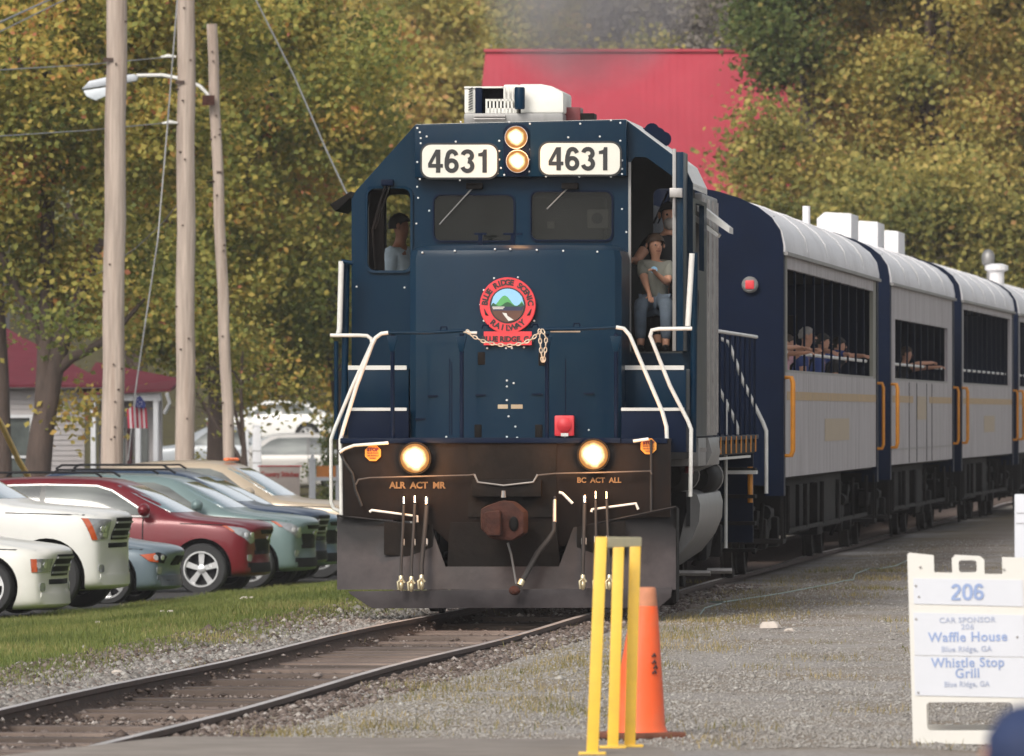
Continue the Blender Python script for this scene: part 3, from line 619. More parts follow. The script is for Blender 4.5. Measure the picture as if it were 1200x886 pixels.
# header box with number boards
HV=2.33
hd=front_plate('header_box',[(486,208),(486,147),(734,141),(734,206)],HV,.17,NAVY,loco,bevel=.006)
for x0,x1,y0,y1 in ((494,583,169,208.5),(632.5,727,167,205)):
    nb=front_plate('number_board',rr(x0-1.6,x1+1.6,y0-1.6,y1+1.6,12,6),HV-.02,.02,INK); front_plate('board_face',rr(x0+.6,x1-.6,y0+.6,y1-.6,10.5,6),HV-.028,.01,NUMW,nb)
    digits('4631',.225,INK,nb,L((x0+x1)/2,(y0+y1)/2,HV-.031))
hl=front_plate('headlight_housing',rr(590,620,145.5,207,10,5),HV-.03,.03,NAVYD,loco,bevel=.004)
for x,y in ((605,161),(606.5,189)):
    p=L(x,y,HV-.04); o=MB().lathe([(.112,0),(.112,.035),(.10,.035)],(p.x,HV-.028,p.z),(0,-1,0),24).build('headlight',STEEL,hl,smooth=30)
    ln_=MB().lathe([(.105,0),(.105,.006),(.06,.02),(.001,.024)],(0,0,0),(0,-1,0),28).build('lens',LAMPT,o,smooth=60); ln_.location=(p.x,HV-.060,p.z)
p=L(606,178,HV-.25); ld=bpy.data.lights.new('headlight_glow_fill','POINT'); ld.energy=6.0; ld.color=(1,.5,.2); ld.shadow_soft_size=.1; lo=bpy.data.objects.new('headlight_glow_fill',ld); link(lo); lo.location=LM@Vector(p)  # added warm light ahead of the headlights, imitates their glow on the header
for pts in (((540,143),(597,143),(621,145),(680,145),(585,165),(585,177),(585,187),(587,197),(620,175),(620,187),(620,201),(500,160),(534,166),(666,161),(703,160),(716,141),(489,150),(492,155),(493,162),(493,168),(489,190),(492,210),(539,211),(573,209),(640,207),(679,207),(716,207),(727,144),(727,165),(729,188),(729,198),(729,204),(583,203),(591,205)),):
    for x,y in pts: bolt(x,y,HV)
for x,y in ((488,262),(490,232),(489,219),(488,300),(418,336),(474,337),(729,245),(734,272),(734,300),(503,247)): bolt(x,y,CV)
BOLTM=mat('bolt_heads',(.75,.75,.75),.35,metal=.4,var=.05)
mb.build('bolt_head',BOLTM,loco)['kind']='stuff'
# right door: swung open towards us, edge on
dr=rx-.10
dz0,dz1=flz+.0,L(806,178,CV-.7).z
door=MB().box(dr-.02,dr+.05,CV-.72,CV+.0,dz0,dz1).build('cab_door',NAVY,loco,bevel=.008)
MB().box(dr-.055,dr-.02,CV-.735,CV-.69,dz0,dz1+.03).build('door_edge',GREY,door,bevel=.004)
p=L(796,226,CV-.75); MB().box(p.x-.09,p.x+.03,CV-.8,CV-.7,p.z-.045,p.z+.045).cyl((p.x-.05,CV-.76,p.z-.04),(p.x-.045,CV-.76,p.z-.22),.012,.008,8).build('door_latch',STEEL,door,bevel=.008)
# rear of door opening jamb seen grey
MB().box(L(738,300,CV).x-.012,L(738,300,CV).x+.012,CV-.03,CV+.08,flz,L(740,190,CV).z).build('door_jamb',GREY,loco)
# sun visor left, mirror
MB().prism([L(386,240,2.9),L(411,224,2.9),L(411,232,2.9),L(393,248,2.9)],(0,1.3,0)).build('awning',BLACK,loco,bevel=.01)
# side cabinets and tall grey panels behind cab at right
MB().box(1.36,1.62,5.2,7.9,1.72,L(825,228,6).z).build('equipment_cabinet',GREY,loco,bevel=.02)
for v in (5.3,6.1,6.9,7.7): MB().box(1.62,1.64,v-.03,v+.03,1.75,L(825,228,6).z-.05).build('cabinet_rib',STEEL,loco)
for y in (335,431,527):
    z=L(826,y,5.2).z; MB().box(1.34,1.66,5.17,5.2,z-.02,z+.02).build('cabinet_band',STEEL,loco)
    if y==431: 
        for k in range(3): MB().prism([(1.38+k*.09,5.16,z-.13),(1.42+k*.09,5.16,z-.13),(1.40+k*.09,5.16,z-.02),(1.36+k*.09,5.16,z-.02)],(0,.02,0)).build('louver_fin',CHROME,loco)
MB().box(1.25,1.6,4.9,8.6,1.42,1.70).build('side_sill',GREY,loco,bevel=.01)
MB().prism([(1.30,CV+2.4,4.05),(1.78,CV+2.4,3.70),(1.80,CV+2.4,3.73),(1.33,CV+2.4,4.10)],(0,.5,0)).build('rain_deflector',WHITE,loco)
MB().prism([(rx-.1,RC+.1,4.05),(rx+.22,RC+.1,3.80),(rx+.22,RC+.1,3.74),(rx-.1,RC+.1,3.96)],(0,.7,0)).build('side_awning',WHITE,loco)
MB().box(-.88,.88,RC,16.2,1.7,4.15).build('long_hood',NAVYD,loco,bevel=.12)
# AC unit on the roof
a=L(545,140,3.2); b=L(661,140,3.2); zr=L(600,143,CV).z
ac=MB().box(a.x,b.x,3.05,4.25,zr,L(600,133,3.2).z).build('air_conditioner',GREY,loco,bevel=.02)
WPL=mat('white_plastic',(.68,.67,.62),.45,var=.05,scale=3,dirt=(.4,.38,.33),dirt_amt=.3,dirt_scale=4)
zb=L(600,133,3.2).z
def shell(x0,x1,yt,yt2,v0,v1,name,m,par):
    A,B=L(x0,132,v0).x,L(x1,132,v0).x; zt=L(600,yt,v0).z; z2=L(600,yt2,v0).z
    return MB().prism([(A,v0,zb),(B,v0,zb),(B,v0,z2),(B-.12,v0,zt-.02),(A+(B-A)*.5,v0,zt),(A,v0,zt)],(0,v1-v0,0)).build(name,m,par,bevel=.025)
shell(608,660.5,98.5,108,3.1,4.2,'shroud',WPL,ac)
MB().box(L(590,130,3.2).x,L(609,130,3.2).x,3.2,4.2,zb,L(600,99,3.2).z).build('shroud_mid',WPL,ac,bevel=.02)
MB().box(L(545,130,3.2).x,L(558,130,3.2).x,3.12,4.2,zb,L(600,102,3.2).z).build('coil_end',WPL,ac,bevel=.015)
MB().box(L(558,130,3.2).x,L(566,130,3.2).x,3.08,4.1,zb,L(600,103,3.2).z).build('side_panel',NAVYD,ac,bevel=.01)
MB().box(L(566,130,3.2).x,L(609,130,3.2).x,3.25,4.15,zb,L(600,102.5,3.2).z).build('core',DARKIN,ac)
MB().box(L(545,104,3.2).x,L(590,104,3.2).x,3.1,4.2,L(600,103.5,3.2).z,L(600,101.5,3.2).z).build('top_lip',WPL,ac)
a=L(570,116,3.1); b=L(604,116,3.1); mb2=MB().box(a.x,b.x,3.10,3.14,a.z-.02,a.z).box(a.x,b.x,3.10,3.14,zb-.01,zb+.05)
for k in range(9):
    x_=a.x+(b.x-a.x)*k/8; mb2.box(x_-.009,x_+.009,3.10,3.13,zb,a.z)
for k in range(4):
    x_=L(591,100,3.1).x+.04*k; mb2.box(x_-.008,x_+.008,3.10,3.13,a.z,L(600,101,3.1).z)
mb2.build('grille',WPL,ac)
mb2=MB()
for k in range(9):
    z_=zb+.03+k*.025; x_=L(549,110,3.1).x; mb2.tube([(x_,3.1,z_),(x_+.04,3.1,z_+.02)],.006,6)
mb2.build('coil_fins',INK,ac)
for k in range(2): 
    z_=L(600,136+k*3,3.05).z; MB().box(L(555,136,3.0).x,L(592,136,3.0).x,3.0,3.05,z_-.006,z_+.006).build('drip_bar',STEEL,ac)
o=MB().cyl(L(609,133,2.95),L(609,126,2.95),.012,.012,8).build('antenna_stalk',BLACK,loco); MB().lathe([(.045,0),(.052,.02),(.052,.20),(.045,.215)],L(609,128,2.95),(0,0,1),16).build('antenna_dome',NAVY,o,smooth=40)
o=MB().box(L(661,138,3.6).x,L(681,138,3.6).x,3.5,3.9,zr-.02,L(670,126,3.6).z).build('beacon',DRED,loco,bevel=.01)
MB().box(L(681,138,3.6).x,L(697,138,3.6).x,3.5,3.9,zr-.02,L(670,133,3.6).z).build('beacon_base',BLACK,loco,bevel=.01)
o=MB().cyl(L(757,165,4.4),L(757,150,4.4),.03,.03).build('air_horn',NAVYD,loco)
for k,(x,y) in enumerate(((764,153),(771,158),(778,163))): MB().cyl(L(x-2,y,4.5),L(x,y,4.2),.03,.075,14).build('horn_bell',NAVYD,o,smooth=40)
# --- handrails at the front
front_tube('handrail',[(387,393),(420,393),(430,393.5),(435,397),(436,402),(412,455),(392,503),(388,515),(388,588),(391,596),(400,600)],1.0,.019,WHITE)
front_tube('handrail',[(455,390),(447,391),(440,396),(436,404),(418,452),(403,500),(399,515),(400,606)],.52,.020,WHITE)
front_tube('handrail',[(452,390),(500,390),(546,387.5)],.52,.017,NAVY)
front_tube('handrail',[(543,388),(552,390),(559,390)],.52,.015,WHITE)
front_tube('handrail',[(634,386),(680,385.5),(724,383.5)],.52,.017,NAVY)
front_tube('handrail',[(645,388),(680,388)],.54,.012,WHITE)
front_tube('handrail',[(722,383.5),(731,385),(738,393),(758,440),(776,482),(781,500),(784,592)],.52,.020,WHITE)
front_tube('handrail',[(811,385),(772,385.5),(764,387),(762,394),(785,452),(806,493),(810,503),(809,582)],.95,.020,WHITE)
front_tube('grab_rail',[(400,306),(398,386),(396,394)],2.1,.028,WHITE)
front_tube('grab_rail',[(406,307),(404,450),(403,510)],2.2,.034,NAVY); front_tube('grab_rail',[(400,306),(414,308.5)],2.1,.022,NAVY)
front_tube('grab_rail',[(394,400),(394,515)],1.2,.022,NAVY)
front_tube('grab_rail',[(811,297),(806,382)],1.6,.028,WHITE)
front_tube('grab_rail',[(814,296),(812,530)],1.9,.034,NAVY)
for x in (460,541,641,722):
    o=front_tube('stanchion',[(x,391),(x,516)],.54,.020,NAVYD)
    MB().prism([L(x-7,394,.52),L(x+6,394,.52),L(x+2,412,.52),L(x-3,412,.52)],(0,.03,0)).build('stanchion_cap',NAVY,o,bevel=.004)
for x,y in ((520,384),(569,382),(627,381),(676,380)): MB().tube([L(x-4,y+3,.6),L(x-3,y-1,.6),L(x+3,y-1,.6),L(x+4,y+3,.6)],.009,6).build('hook',NAVYD,loco)
# chain
def chain(P,name,r=.006,ll=.052):
    mb=MB(); 
    d=[0]
    for i in range(len(P)-1): d.append(d[-1]+(P[i+1]-P[i]).length)
    n=int(d[-1]/(ll*.78))
    def at(s):
        for i in range(len(P)-1):
            if s<=d[i+1]: return P[i].lerp(P[i+1],(s-d[i])/(d[i+1]-d[i]+1e-9))
        return P[-1]
    for k in range(n):
        s=(k+.5)*d[-1]/n; c0=at(s); t=(at(min(d[-1],s+.01))-at(max(0,s-.01))).normalized()
        side=Vector((0,1,0)) if k%2 else t.cross(Vector((0,1,0))).normalized()
        side=(side+Vector((0,.3,0))).normalized(); pts=[]
        for j in range(11):
            a=2*math.pi*j/10; pts.append(c0+t*(ll*.5*math.cos(a))+side*(ll*.27*math.sin(a)))
        mb.tube(pts,r,5)
    return mb.build(name,CH,loco,smooth=60)
CH=mat('pale_chain',(.62,.5,.38),.5,metal=.3,var=.15,scale=20)
chain([L(x,y,.44) for x,y in ((547,387),(552,393),(565,399.5),(582,404),(598,405),(614,402),(624,397),(632,389))],'safety_chain')
chain([L(x,y,.43) for x,y in ((632,386),(633,400),(634,412),(636,424))],'safety_chain'); chain([L(x,y,.43) for x,y in ((635,386),(640,396),(639,410),(637,424))],'safety_chain')
# --- side: stanchions, rails, rear steps
for i in range(9):
    v=8.6+i*1.0; o=MB().tube([(1.55,v,1.62),(1.55,v,2.78)],.013,6).build('stanchion',NAVYD,loco)
    MB().box(1.555,1.567,v-.03,v+.03,1.52,1.70).build('stanchion_foot',ORANGE,o)
MB().tube([(1.55,5,2.80),(1.55,17.0,2.80)],.020,8).build('side_handrail',WHITE,loco,smooth=50)
MB().box(1.52,1.565,4.9,15.5,1.46,1.485).build('sill_edge',WHITE,loco)
for i in range(9):
    v=16.9-.02; 
for pts in (([(1.15,17.0,2.78),(1.24,17.0,2.74),(1.40,17.0,2.3),(1.62,17.0,1.85),(1.66,17.0,1.75),(1.66,17.0,1.05)]),([(.80,17.3,2.80),(.88,17.3,2.76),(1.02,17.3,2.4),(1.28,17.3,1.9),(1.33,17.3,1.75),(1.33,17.3,1.0)])):
    MB().tube(pts,.022,8).build('rear_handrail',WHITE,loco,smooth=50)
MB().tube([(1.25,16.2,2.1),(1.25,16.2,.45)],.02,8).build('rear_grab',WHITE,loco); MB().tube([(1.50,16.6,1.35),(1.50,16.6,.95)],.03,8).build('rear_grab',ORANGE,loco)
for k in range(4): MB().box(1.0,1.56,16.5,16.9,.4+k*.3,.44+k*.3).build('rear_step',BLACK,loco)
MB().box(1.25,1.58,16.4,16.7,1.27,1.31).build('rear_step_edge',WHITE,loco)
MB().box(-1.5,1.5,17.2,17.3,.5,1.7).build('rear_end_plate',NAVYD,loco)
# fuel tank: D section
def tank():
    pts=[]
    for i in range(13):
        a=R(90-180*i/12); pts.append((1.0+.44*math.cos(a)**.8 if math.cos(a)>0 else 1.0, .78+.40*math.sin(a)))
    prof=[(-1.0,1.18),(1.05,1.18),(1.38,1.16),(1.47,1.12),(1.50,1.02),(1.49,.85),(1.42,.68),(1.28,.50),(1.06,.35),(.8,.25),(-.8,.25),(-1.06,.35),(-1.42,.68),(-1.5,1.02),(-1.38,1.16)]
    return MB().prism([(a,6.9,b) for a,b in prof],(0,4.2,0)).build('fuel_tank',GREY,loco,smooth=40)
ft=tank(); MB().prism([(a,6.88,b) for a,b in ((1.05,1.17),(1.36,1.15),(1.36,.95),(1.28,.6),(1.0,.36),(.8,.27),(-.8,.27),(-1.05,.4),(-1.42,.75),(-1.42,1.05),(-1.3,1.15))],(0,.01,0)).build('tank_end',BLACK,ft)
MB().box(1.36,1.40,6.86,6.9,.80,1.10).build('sight_glass',INK,ft)
MB().tube([(1.10,6.6,.33),(1.62,6.6,.33)],.03,8).build('tank_pipe',STEEL,ft); MB().tube([(1.4,9.9,.3),(1.66,9.9,.3)],.03,8).build('tank_pipe',STEEL,ft)
for z,v0,v1,x_,r_ in ((1.32,5.4,7.8,1.28,.17),(1.28,8.4,10.4,1.38,.17)):
    o=MB().lathe([(r_*.7,0),(r_,.08),(r_,v1-v0-.08),(r_*.7,v1-v0)],(x_,v0,z),(0,1,0),20).build('air_reservoir',BLACK,loco,smooth=40)
    MB().lathe([(r_+.008,0),(r_+.008,.05)],(x_,v1-.25,z),(0,1,0),20).build('tank_strap',STEEL,o)
MB().prism([(1.30,6.2,1.70),(1.62,6.2,1.70),(1.66,6.2,1.55),(1.60,6.2,1.42),(1.3,6.2,1.30)],(0,1.6,0)).build('cable_shroud',GREY,loco,smooth=40)
MB().cyl((1.5,5.0,1.55),(1.5,5.0,1.35),.03,.045).build('red_tag',DRED,loco)
# trucks
def truck(par,vc,wb=2.75,wr=.5,hw=1.02,m=BLACK):
    t=MB()
    for s in (-1,1):
        t.prism([(s*hw,vc-wb/2-.55,.62),(s*hw,vc-wb/2-.45,.82),(s*hw,vc-.6,.80),(s*hw,vc-.45,.62),(s*hw,vc+.45,.62),(s*hw,vc+.6,.80),(s*hw,vc+wb/2+.45,.82),(s*hw,vc+wb/2+.55,.62),(s*hw,vc+wb/2-.4,.55),(s*hw,vc+.5,.38),(s*hw,vc-.5,.38),(s*hw,vc-wb/2+.4,.55)],(s*.14,0,0))
    t.box(-hw,hw,vc-.25,vc+.25,.45,.85)
    tr=t.build('truck_frame',m,par,bevel=.015)
    for a in (-1,1):
        for s in (-1,1):
            MB().lathe([(wr+.03,0),(wr+.03,.03),(wr,.045),(wr,.13),(wr*.8,.14),(wr*.8,.10),(.15,.10),(.15,.2)],(s*.70,vc+a*wb/2,wr+.03),(s,0,0),28).build('wheel',STEELW,tr,smooth=35)
            MB().box(s*hw-.02+ (0 if s>0 else -.22),s*hw+.22*(1 if s>0 else .1),vc+a*wb/2-.16,vc+a*wb/2+.16,.36,.72).build('journal_box',m,tr,bevel=.03)
        MB().cyl((-.8,vc+a*wb/2,wr+.03),(.8,vc+a*wb/2,wr+.03),.09).build('axle',m,tr)
    for a in (-.22,.22):
        for s in (-1,1): MB().tube([(s*(hw+.07)+.05*math.cos(k*1.2),vc+a+.05*math.sin(k*1.2),.42+k*.011) for k in range(32)],.014,5).build('coil_spring',m,tr)
    for s in (-1,1):
        MB().cyl((s*(hw+.16),vc-.85,.78),(s*(hw+.16),vc-.35,.78),.09).build('brake_cylinder',m,tr)
        MB().tube([(s*(hw+.1),vc-wb/2-.6,.32),(s*(hw+.18),vc-wb/2-.62,.5),(s*(hw+.2),vc-wb/2-.5,.9)],.025,6).build('sand_pipe',BLACK,tr)
    return tr
STEELW=mat('wheel_steel',(.02,.017,.015),.7,metal=.1,spec=.2,var=.3,scale=6,dirt=(.05,.037,.03),dirt_amt=.5)
truck(loco,3.4); truck(loco,14.2)
MB().cyl((1.25,5.1,.15),(1.3,5.1,.42),.05,.05).build('drain_valve',STEEL,loco)
# ================================================================ coaches
def coach(label, A, B, kind, xo):
    """A, B: ground points of the right side line at front and rear"""
    A=Vector((*A,0)); B=Vector((*B,0)); d=(B-A); Ln=d.length; th=math.atan2(d.x,d.y)
    right=Vector((math.cos(th),-math.sin(th),0)); O=A-right*1.5
    c=empty('passenger_coach',O,-th,label,'train car','open air coaches behind the locomotive')
    M=frame_of(O,th); c['_']=0; del c['_']
    MB().box(-1.44,1.44,0,Ln,1.18,1.30).build('floor',BLACK,c,bevel=.02)
    for v in (1.5,Ln-1.5): pass
    MB().box(-.4,.4,.2,Ln-.2,.7,1.08).build('centre_sill',BLACK,c)
    MB().box(-1.25,1.25,5.2,Ln-5.0,.48,1.18).box(-1.3,1.3,7.2,9.4,.5,1.08).box(-1.35,-.6,10.2,12.0,.45,1.08).box(.6,1.35,10.4,11.6,.42,1.08).build('equipment_and_shade_filler',BLACK,c,bevel=.02)  # first long box is an added filler that keeps the underside in darkness
    prof=[(-1.53,3.80),(-1.53,3.86)]+[(-1.53*math.cos(R(a)),3.86+.70*math.sin(R(a))**.9) for a in range(12,169,12)]+[(1.53,3.86),(1.53,3.80)]
    n=len(prof)
    roof=MB().prism([(a,0.03,b) for a,b in prof],(0,Ln-.06,0)).build('roof',ROOFW,c,smooth=50)
    for k in range(1,5): # weld seams
        v=Ln*k/5; mb=MB(); P=[(a*1.004,v,b+.004) for a,b in prof[1:-1]]; mb.tube(P,.008,4); mb.build('roof_seam',ROOFW,roof)
    MB().box(1.50,1.56,.03,Ln-.03,3.76,3.80).build('gutter',GREY,roof)
    # ends: navy with arched top
    for v in (0,Ln-.12):
        arch=[(a*.985,b+(.02 if i not in (0,n-1) else 0)) for i,(a,b) in enumerate(prof)]
        outl=[(1.49,1.12)]+[(a,b) for a,b in reversed(arch)]+[(-1.49,1.12)]
        e=MB().holed(outl,[[(-.4,1.3),(.4,1.3),(.4,3.3),(-.4,3.3)]],(0,.12,0),lambda a,b:(a,v-.01,b)).build('end_bulkhead',NAVYD,c)
        MB().box(1.30,1.515,v+(.0 if v==0 else -.25),v+(.35 if v==0 else .12),1.0,3.78).build('corner_post',NAVYD,c)
        if v==0:
            MB().lathe([(.075,0),(.095,.02),(.095,.06),(.075,.08)],(1.13,-.02,3.42),(0,-1,0),18).build('marker_lamp',GREY,e,smooth=40); MB().box(1.08,1.18,-.12,-.10,3.37,3.47).build('marker_lens',RED,e,bevel=.02)
            m2=MB()
            for k in range(24): m2.box(-1.0+k*.1,-.99+k*.1,-.022,-.01,3.70,3.71)
            for k in range(30): m2.box(1.40,1.41,-.022,-.01,1.4+k*.1,1.41+k*.1)
            m2.build('rivet',NAVYD,e)['kind']='stuff'
        MB().box(-.45,.45,v-.35 if v==0 else v+.12,v if v==0 else v+.45,1.2,3.4).build('vestibule_bellows',BLACK,c)
    # side walls; openings
    v0,v1,z0,z1={'open':(1.0,Ln-1.2,2.42,3.62),'baggage':(1.6,Ln-1.9,2.42,3.30),'plain':(1.0,Ln-1.0,2.42,3.66)}[kind]
    for s in (1,-1):
        xw=1.5 if s>0 else -1.5
        MB().box(xw-.05*(s>0),xw+.05*(s<0),.30,Ln-.2,1.21,z0).build('side_panel',PANEL,c)
        POST=PANEL if kind!='open' else GREYP
        MB().box(xw-.05*(s>0),xw+.05*(s<0),.38,v0,z0,3.78).build('side_post',POST,c); MB().box(xw-.05*(s>0),xw+.05*(s<0),v1,Ln-.2,z0,3.78).build('side_post',POST,c)
        MB().box(xw-.05*(s>0),xw+.05*(s<0),v0,v1,z1,3.78).build('header_rail',PANEL,c)
        MB().box(xw-.06*(s>0),xw+.06*(s<0),v0,v1,z0,z0+.03).build('window_sill',GREY,c)
        nb={'open':9,'baggage':7,'plain':9}[kind]
        for k in range(nb):
            v=v0+(v1-v0)*(k+.0)/(nb-1) if False else v0+(v1-v0)*(k+1)/(nb+1)
            MB().box(xw-.045*(s>0)+.0,xw-.02*(s>0)+.05*(s<0),v-.03,v+.03,z0+.03,z1).build('window_bar',NAVYD,c)
        MB().tube([(xw-s*.10,v0,2.66),(xw-s*.10,v1,2.66)],.022,6).build('inner_rail',WHITE,c)
        # strips of paint: thin proud sheets
        xs=(1.501,1.506) if s>0 else (-1.506,-1.501)
        if kind!='baggage': segs=[(.9,Ln-.5)]
        else: segs=[(.9,6.6),(11.4,Ln-.6)]
        for a,b in segs: MB().box(*xs,a,b,2.10,2.20).build('ochre_band',STRIPE,c)
        if kind=='open': MB().box(*xs,Ln*.40,Ln*.66,1.60,1.88).build('letter_plate',TANP,c)
        elif kind=='plain': MB().box(*xs,Ln*.42,Ln*.62,1.62,1.90).build('letter_plate',TANP,c)
        else:
            for a in (5.4,7.6,10.6,12.2): MB().box(*xs,a,a+.12,1.22,2.40).build('door_seam',BLACK,c)
            MB().box(*xs,7.8,10.5,1.85,2.2).build('letter_plate',TANP,c)
            MB().box(*xs,.6,Ln-.4,1.42,1.435).build('batten',GREY,c)
    # grab irons at the corners
    for v in (.22,.50,Ln-.30):
        MB().tube([(1.50,v,2.36),(1.58,v,2.36),(1.60,v,2.30),(1.60,v,1.52),(1.58,v,1.46),(1.50,v,1.46)],.024,6).build('grab_iron',ORANGE,c,smooth=50)
    for v in (.4,Ln-.5): MB().box(1.05,1.5,v-.3,v+.3,.45,.50).box(1.47,1.5,v-.3,v-.25,.5,1.1).box(1.47,1.5,v+.25,v+.3,.5,1.1).build('side_step',BLACK,c)
    MB().box(1.42,1.46,2,Ln-2,.55,.60).build('truss_rod',BLACK,c)
    for k in range(6): MB().tube([(1.44,2+k*(Ln-4)/5,1.1),(1.44,2+k*(Ln-4)/5,.58)],.03,5).build('queen_post',BLACK,c)
    truck(c,2.9,2.4,.45,1.0); truck(c,Ln-2.9,2.4,.45,1.0)
    # benches inside
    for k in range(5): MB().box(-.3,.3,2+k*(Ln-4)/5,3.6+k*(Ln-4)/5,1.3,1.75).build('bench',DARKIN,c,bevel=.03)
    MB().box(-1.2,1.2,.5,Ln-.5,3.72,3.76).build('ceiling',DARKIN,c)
    return c,M,Ln,(v0,v1)
GREYP=mat('grey_green_post',(.19,.185,.15),.6,var=.15,scale=4,dirt=(.28,.27,.25),dirt_amt=.4,stretch=(1,1,.3))
C1=coach('first open air coach with white roof and passengers at the rail', (3.10,111.5),(5.05,134.5),'open',0)
C2=coach('second coach with door seams in its grimy side and three roof boxes', (5.35,138),(7.13,157.2),'baggage',0)
C3=coach('third coach with dark barred openings and one tan plate, seen beyond the baggage car', (7.33,159),(9.18,178.3),'plain',0)
C4=coach('last coach in view, cut off by the right picture edge', (9.38,180.6),(11.3,200),'plain',0)
for (M_,x,y,Y,w_,h_) in ((C2[0],978,250,150.5,.52,.5),(C2[0],1014,260,155.5,.45,.42),):
    pass
for x0,x1,yt,Y,cc in ((957,998,250,148.0,C2),(998,1029,260,154.5,C2),(1029,1053,271,160.5,C3)):
    a=W(x0,yt,Y); b=W(x1,yt,Y); Mi=cc[1].inverted(); p=Mi@a; q=Mi@b
    MB().prism([(p.x,p.y,4.30),(q.x,p.y,4.30),(q.x,p.y,p.z),(p.x+.12,p.y,p.z+.02),(p.x,p.y,p.z-.08)],(0,1.9,0)).build('roof_box',ROOFW,cc[0],bevel=.02)
Mi=C1[1].inverted(); p=Mi@W(945,246,125); MB().cyl((p.x,p.y,4.2),(p.x,p.y,p.z+.05),.05).build('roof_vent',ROOFW,C1[0])
Mi=C4[1].inverted(); p=Mi@W(1168,322,183); MB().lathe([(.14,0),(.14,.30),(.22,.34),(.22,.42),(.1,.46)],(p.x,p.y,4.3),(0,0,1),16).build('roof_vent',ROOFW,C4[0]); 
p=Mi@W(1158,303,185); o=MB().ball((p.x,p.y,p.z),(.13,.13,.18)).cyl((p.x,p.y,4.2),(p.x,p.y,p.z),.03).build('lamp_globe',GREY,C4[0],smooth=60)
for k,(a,b) in enumerate(((1073,1078),)):
    Mi=C2[1].inverted()
# ================================================================ people
def skin(name, nodes, edges, m, parent, sub=1):
    keys=list(nodes); me=bpy.data.meshes.new(name); me.from_pydata([nodes[k][:3] for k in keys],[(keys.index(a),keys.index(b)) for a,b in edges],[])
    o=link(bpy.data.objects.new(name,me)); o.modifiers.new('s','SKIN')
    for i,k in enumerate(keys): me.skin_vertices[0].data[i].radius=(nodes[k][3],nodes[k][4] if len(nodes[k])>4 else nodes[k][3])
    me.skin_vertices[0].data[0].use_root=True
    o.modifiers.new('u','SUBSURF').levels=sub; bake(o); o.data.polygons.foreach_set('use_smooth',[True]*len(o.data.polygons)); o.data.materials.clear(); o.data.materials.append(m); o.parent=parent
    return o
def ik(a,b,l1,l2,pole):
    a=Vector(a); b=Vector(b); d=b-a; L_=min(d.length,(l1+l2)*.999); dn=d.normalized(); b=a+dn*L_
    x=(l1*l1-l2*l2+L_*L_)/(2*L_); h=math.sqrt(max(0,l1*l1-x*x)); p=Vector(pole); p=(p-dn*p.dot(dn)).normalized()
    return a+dn*x+p*h, b
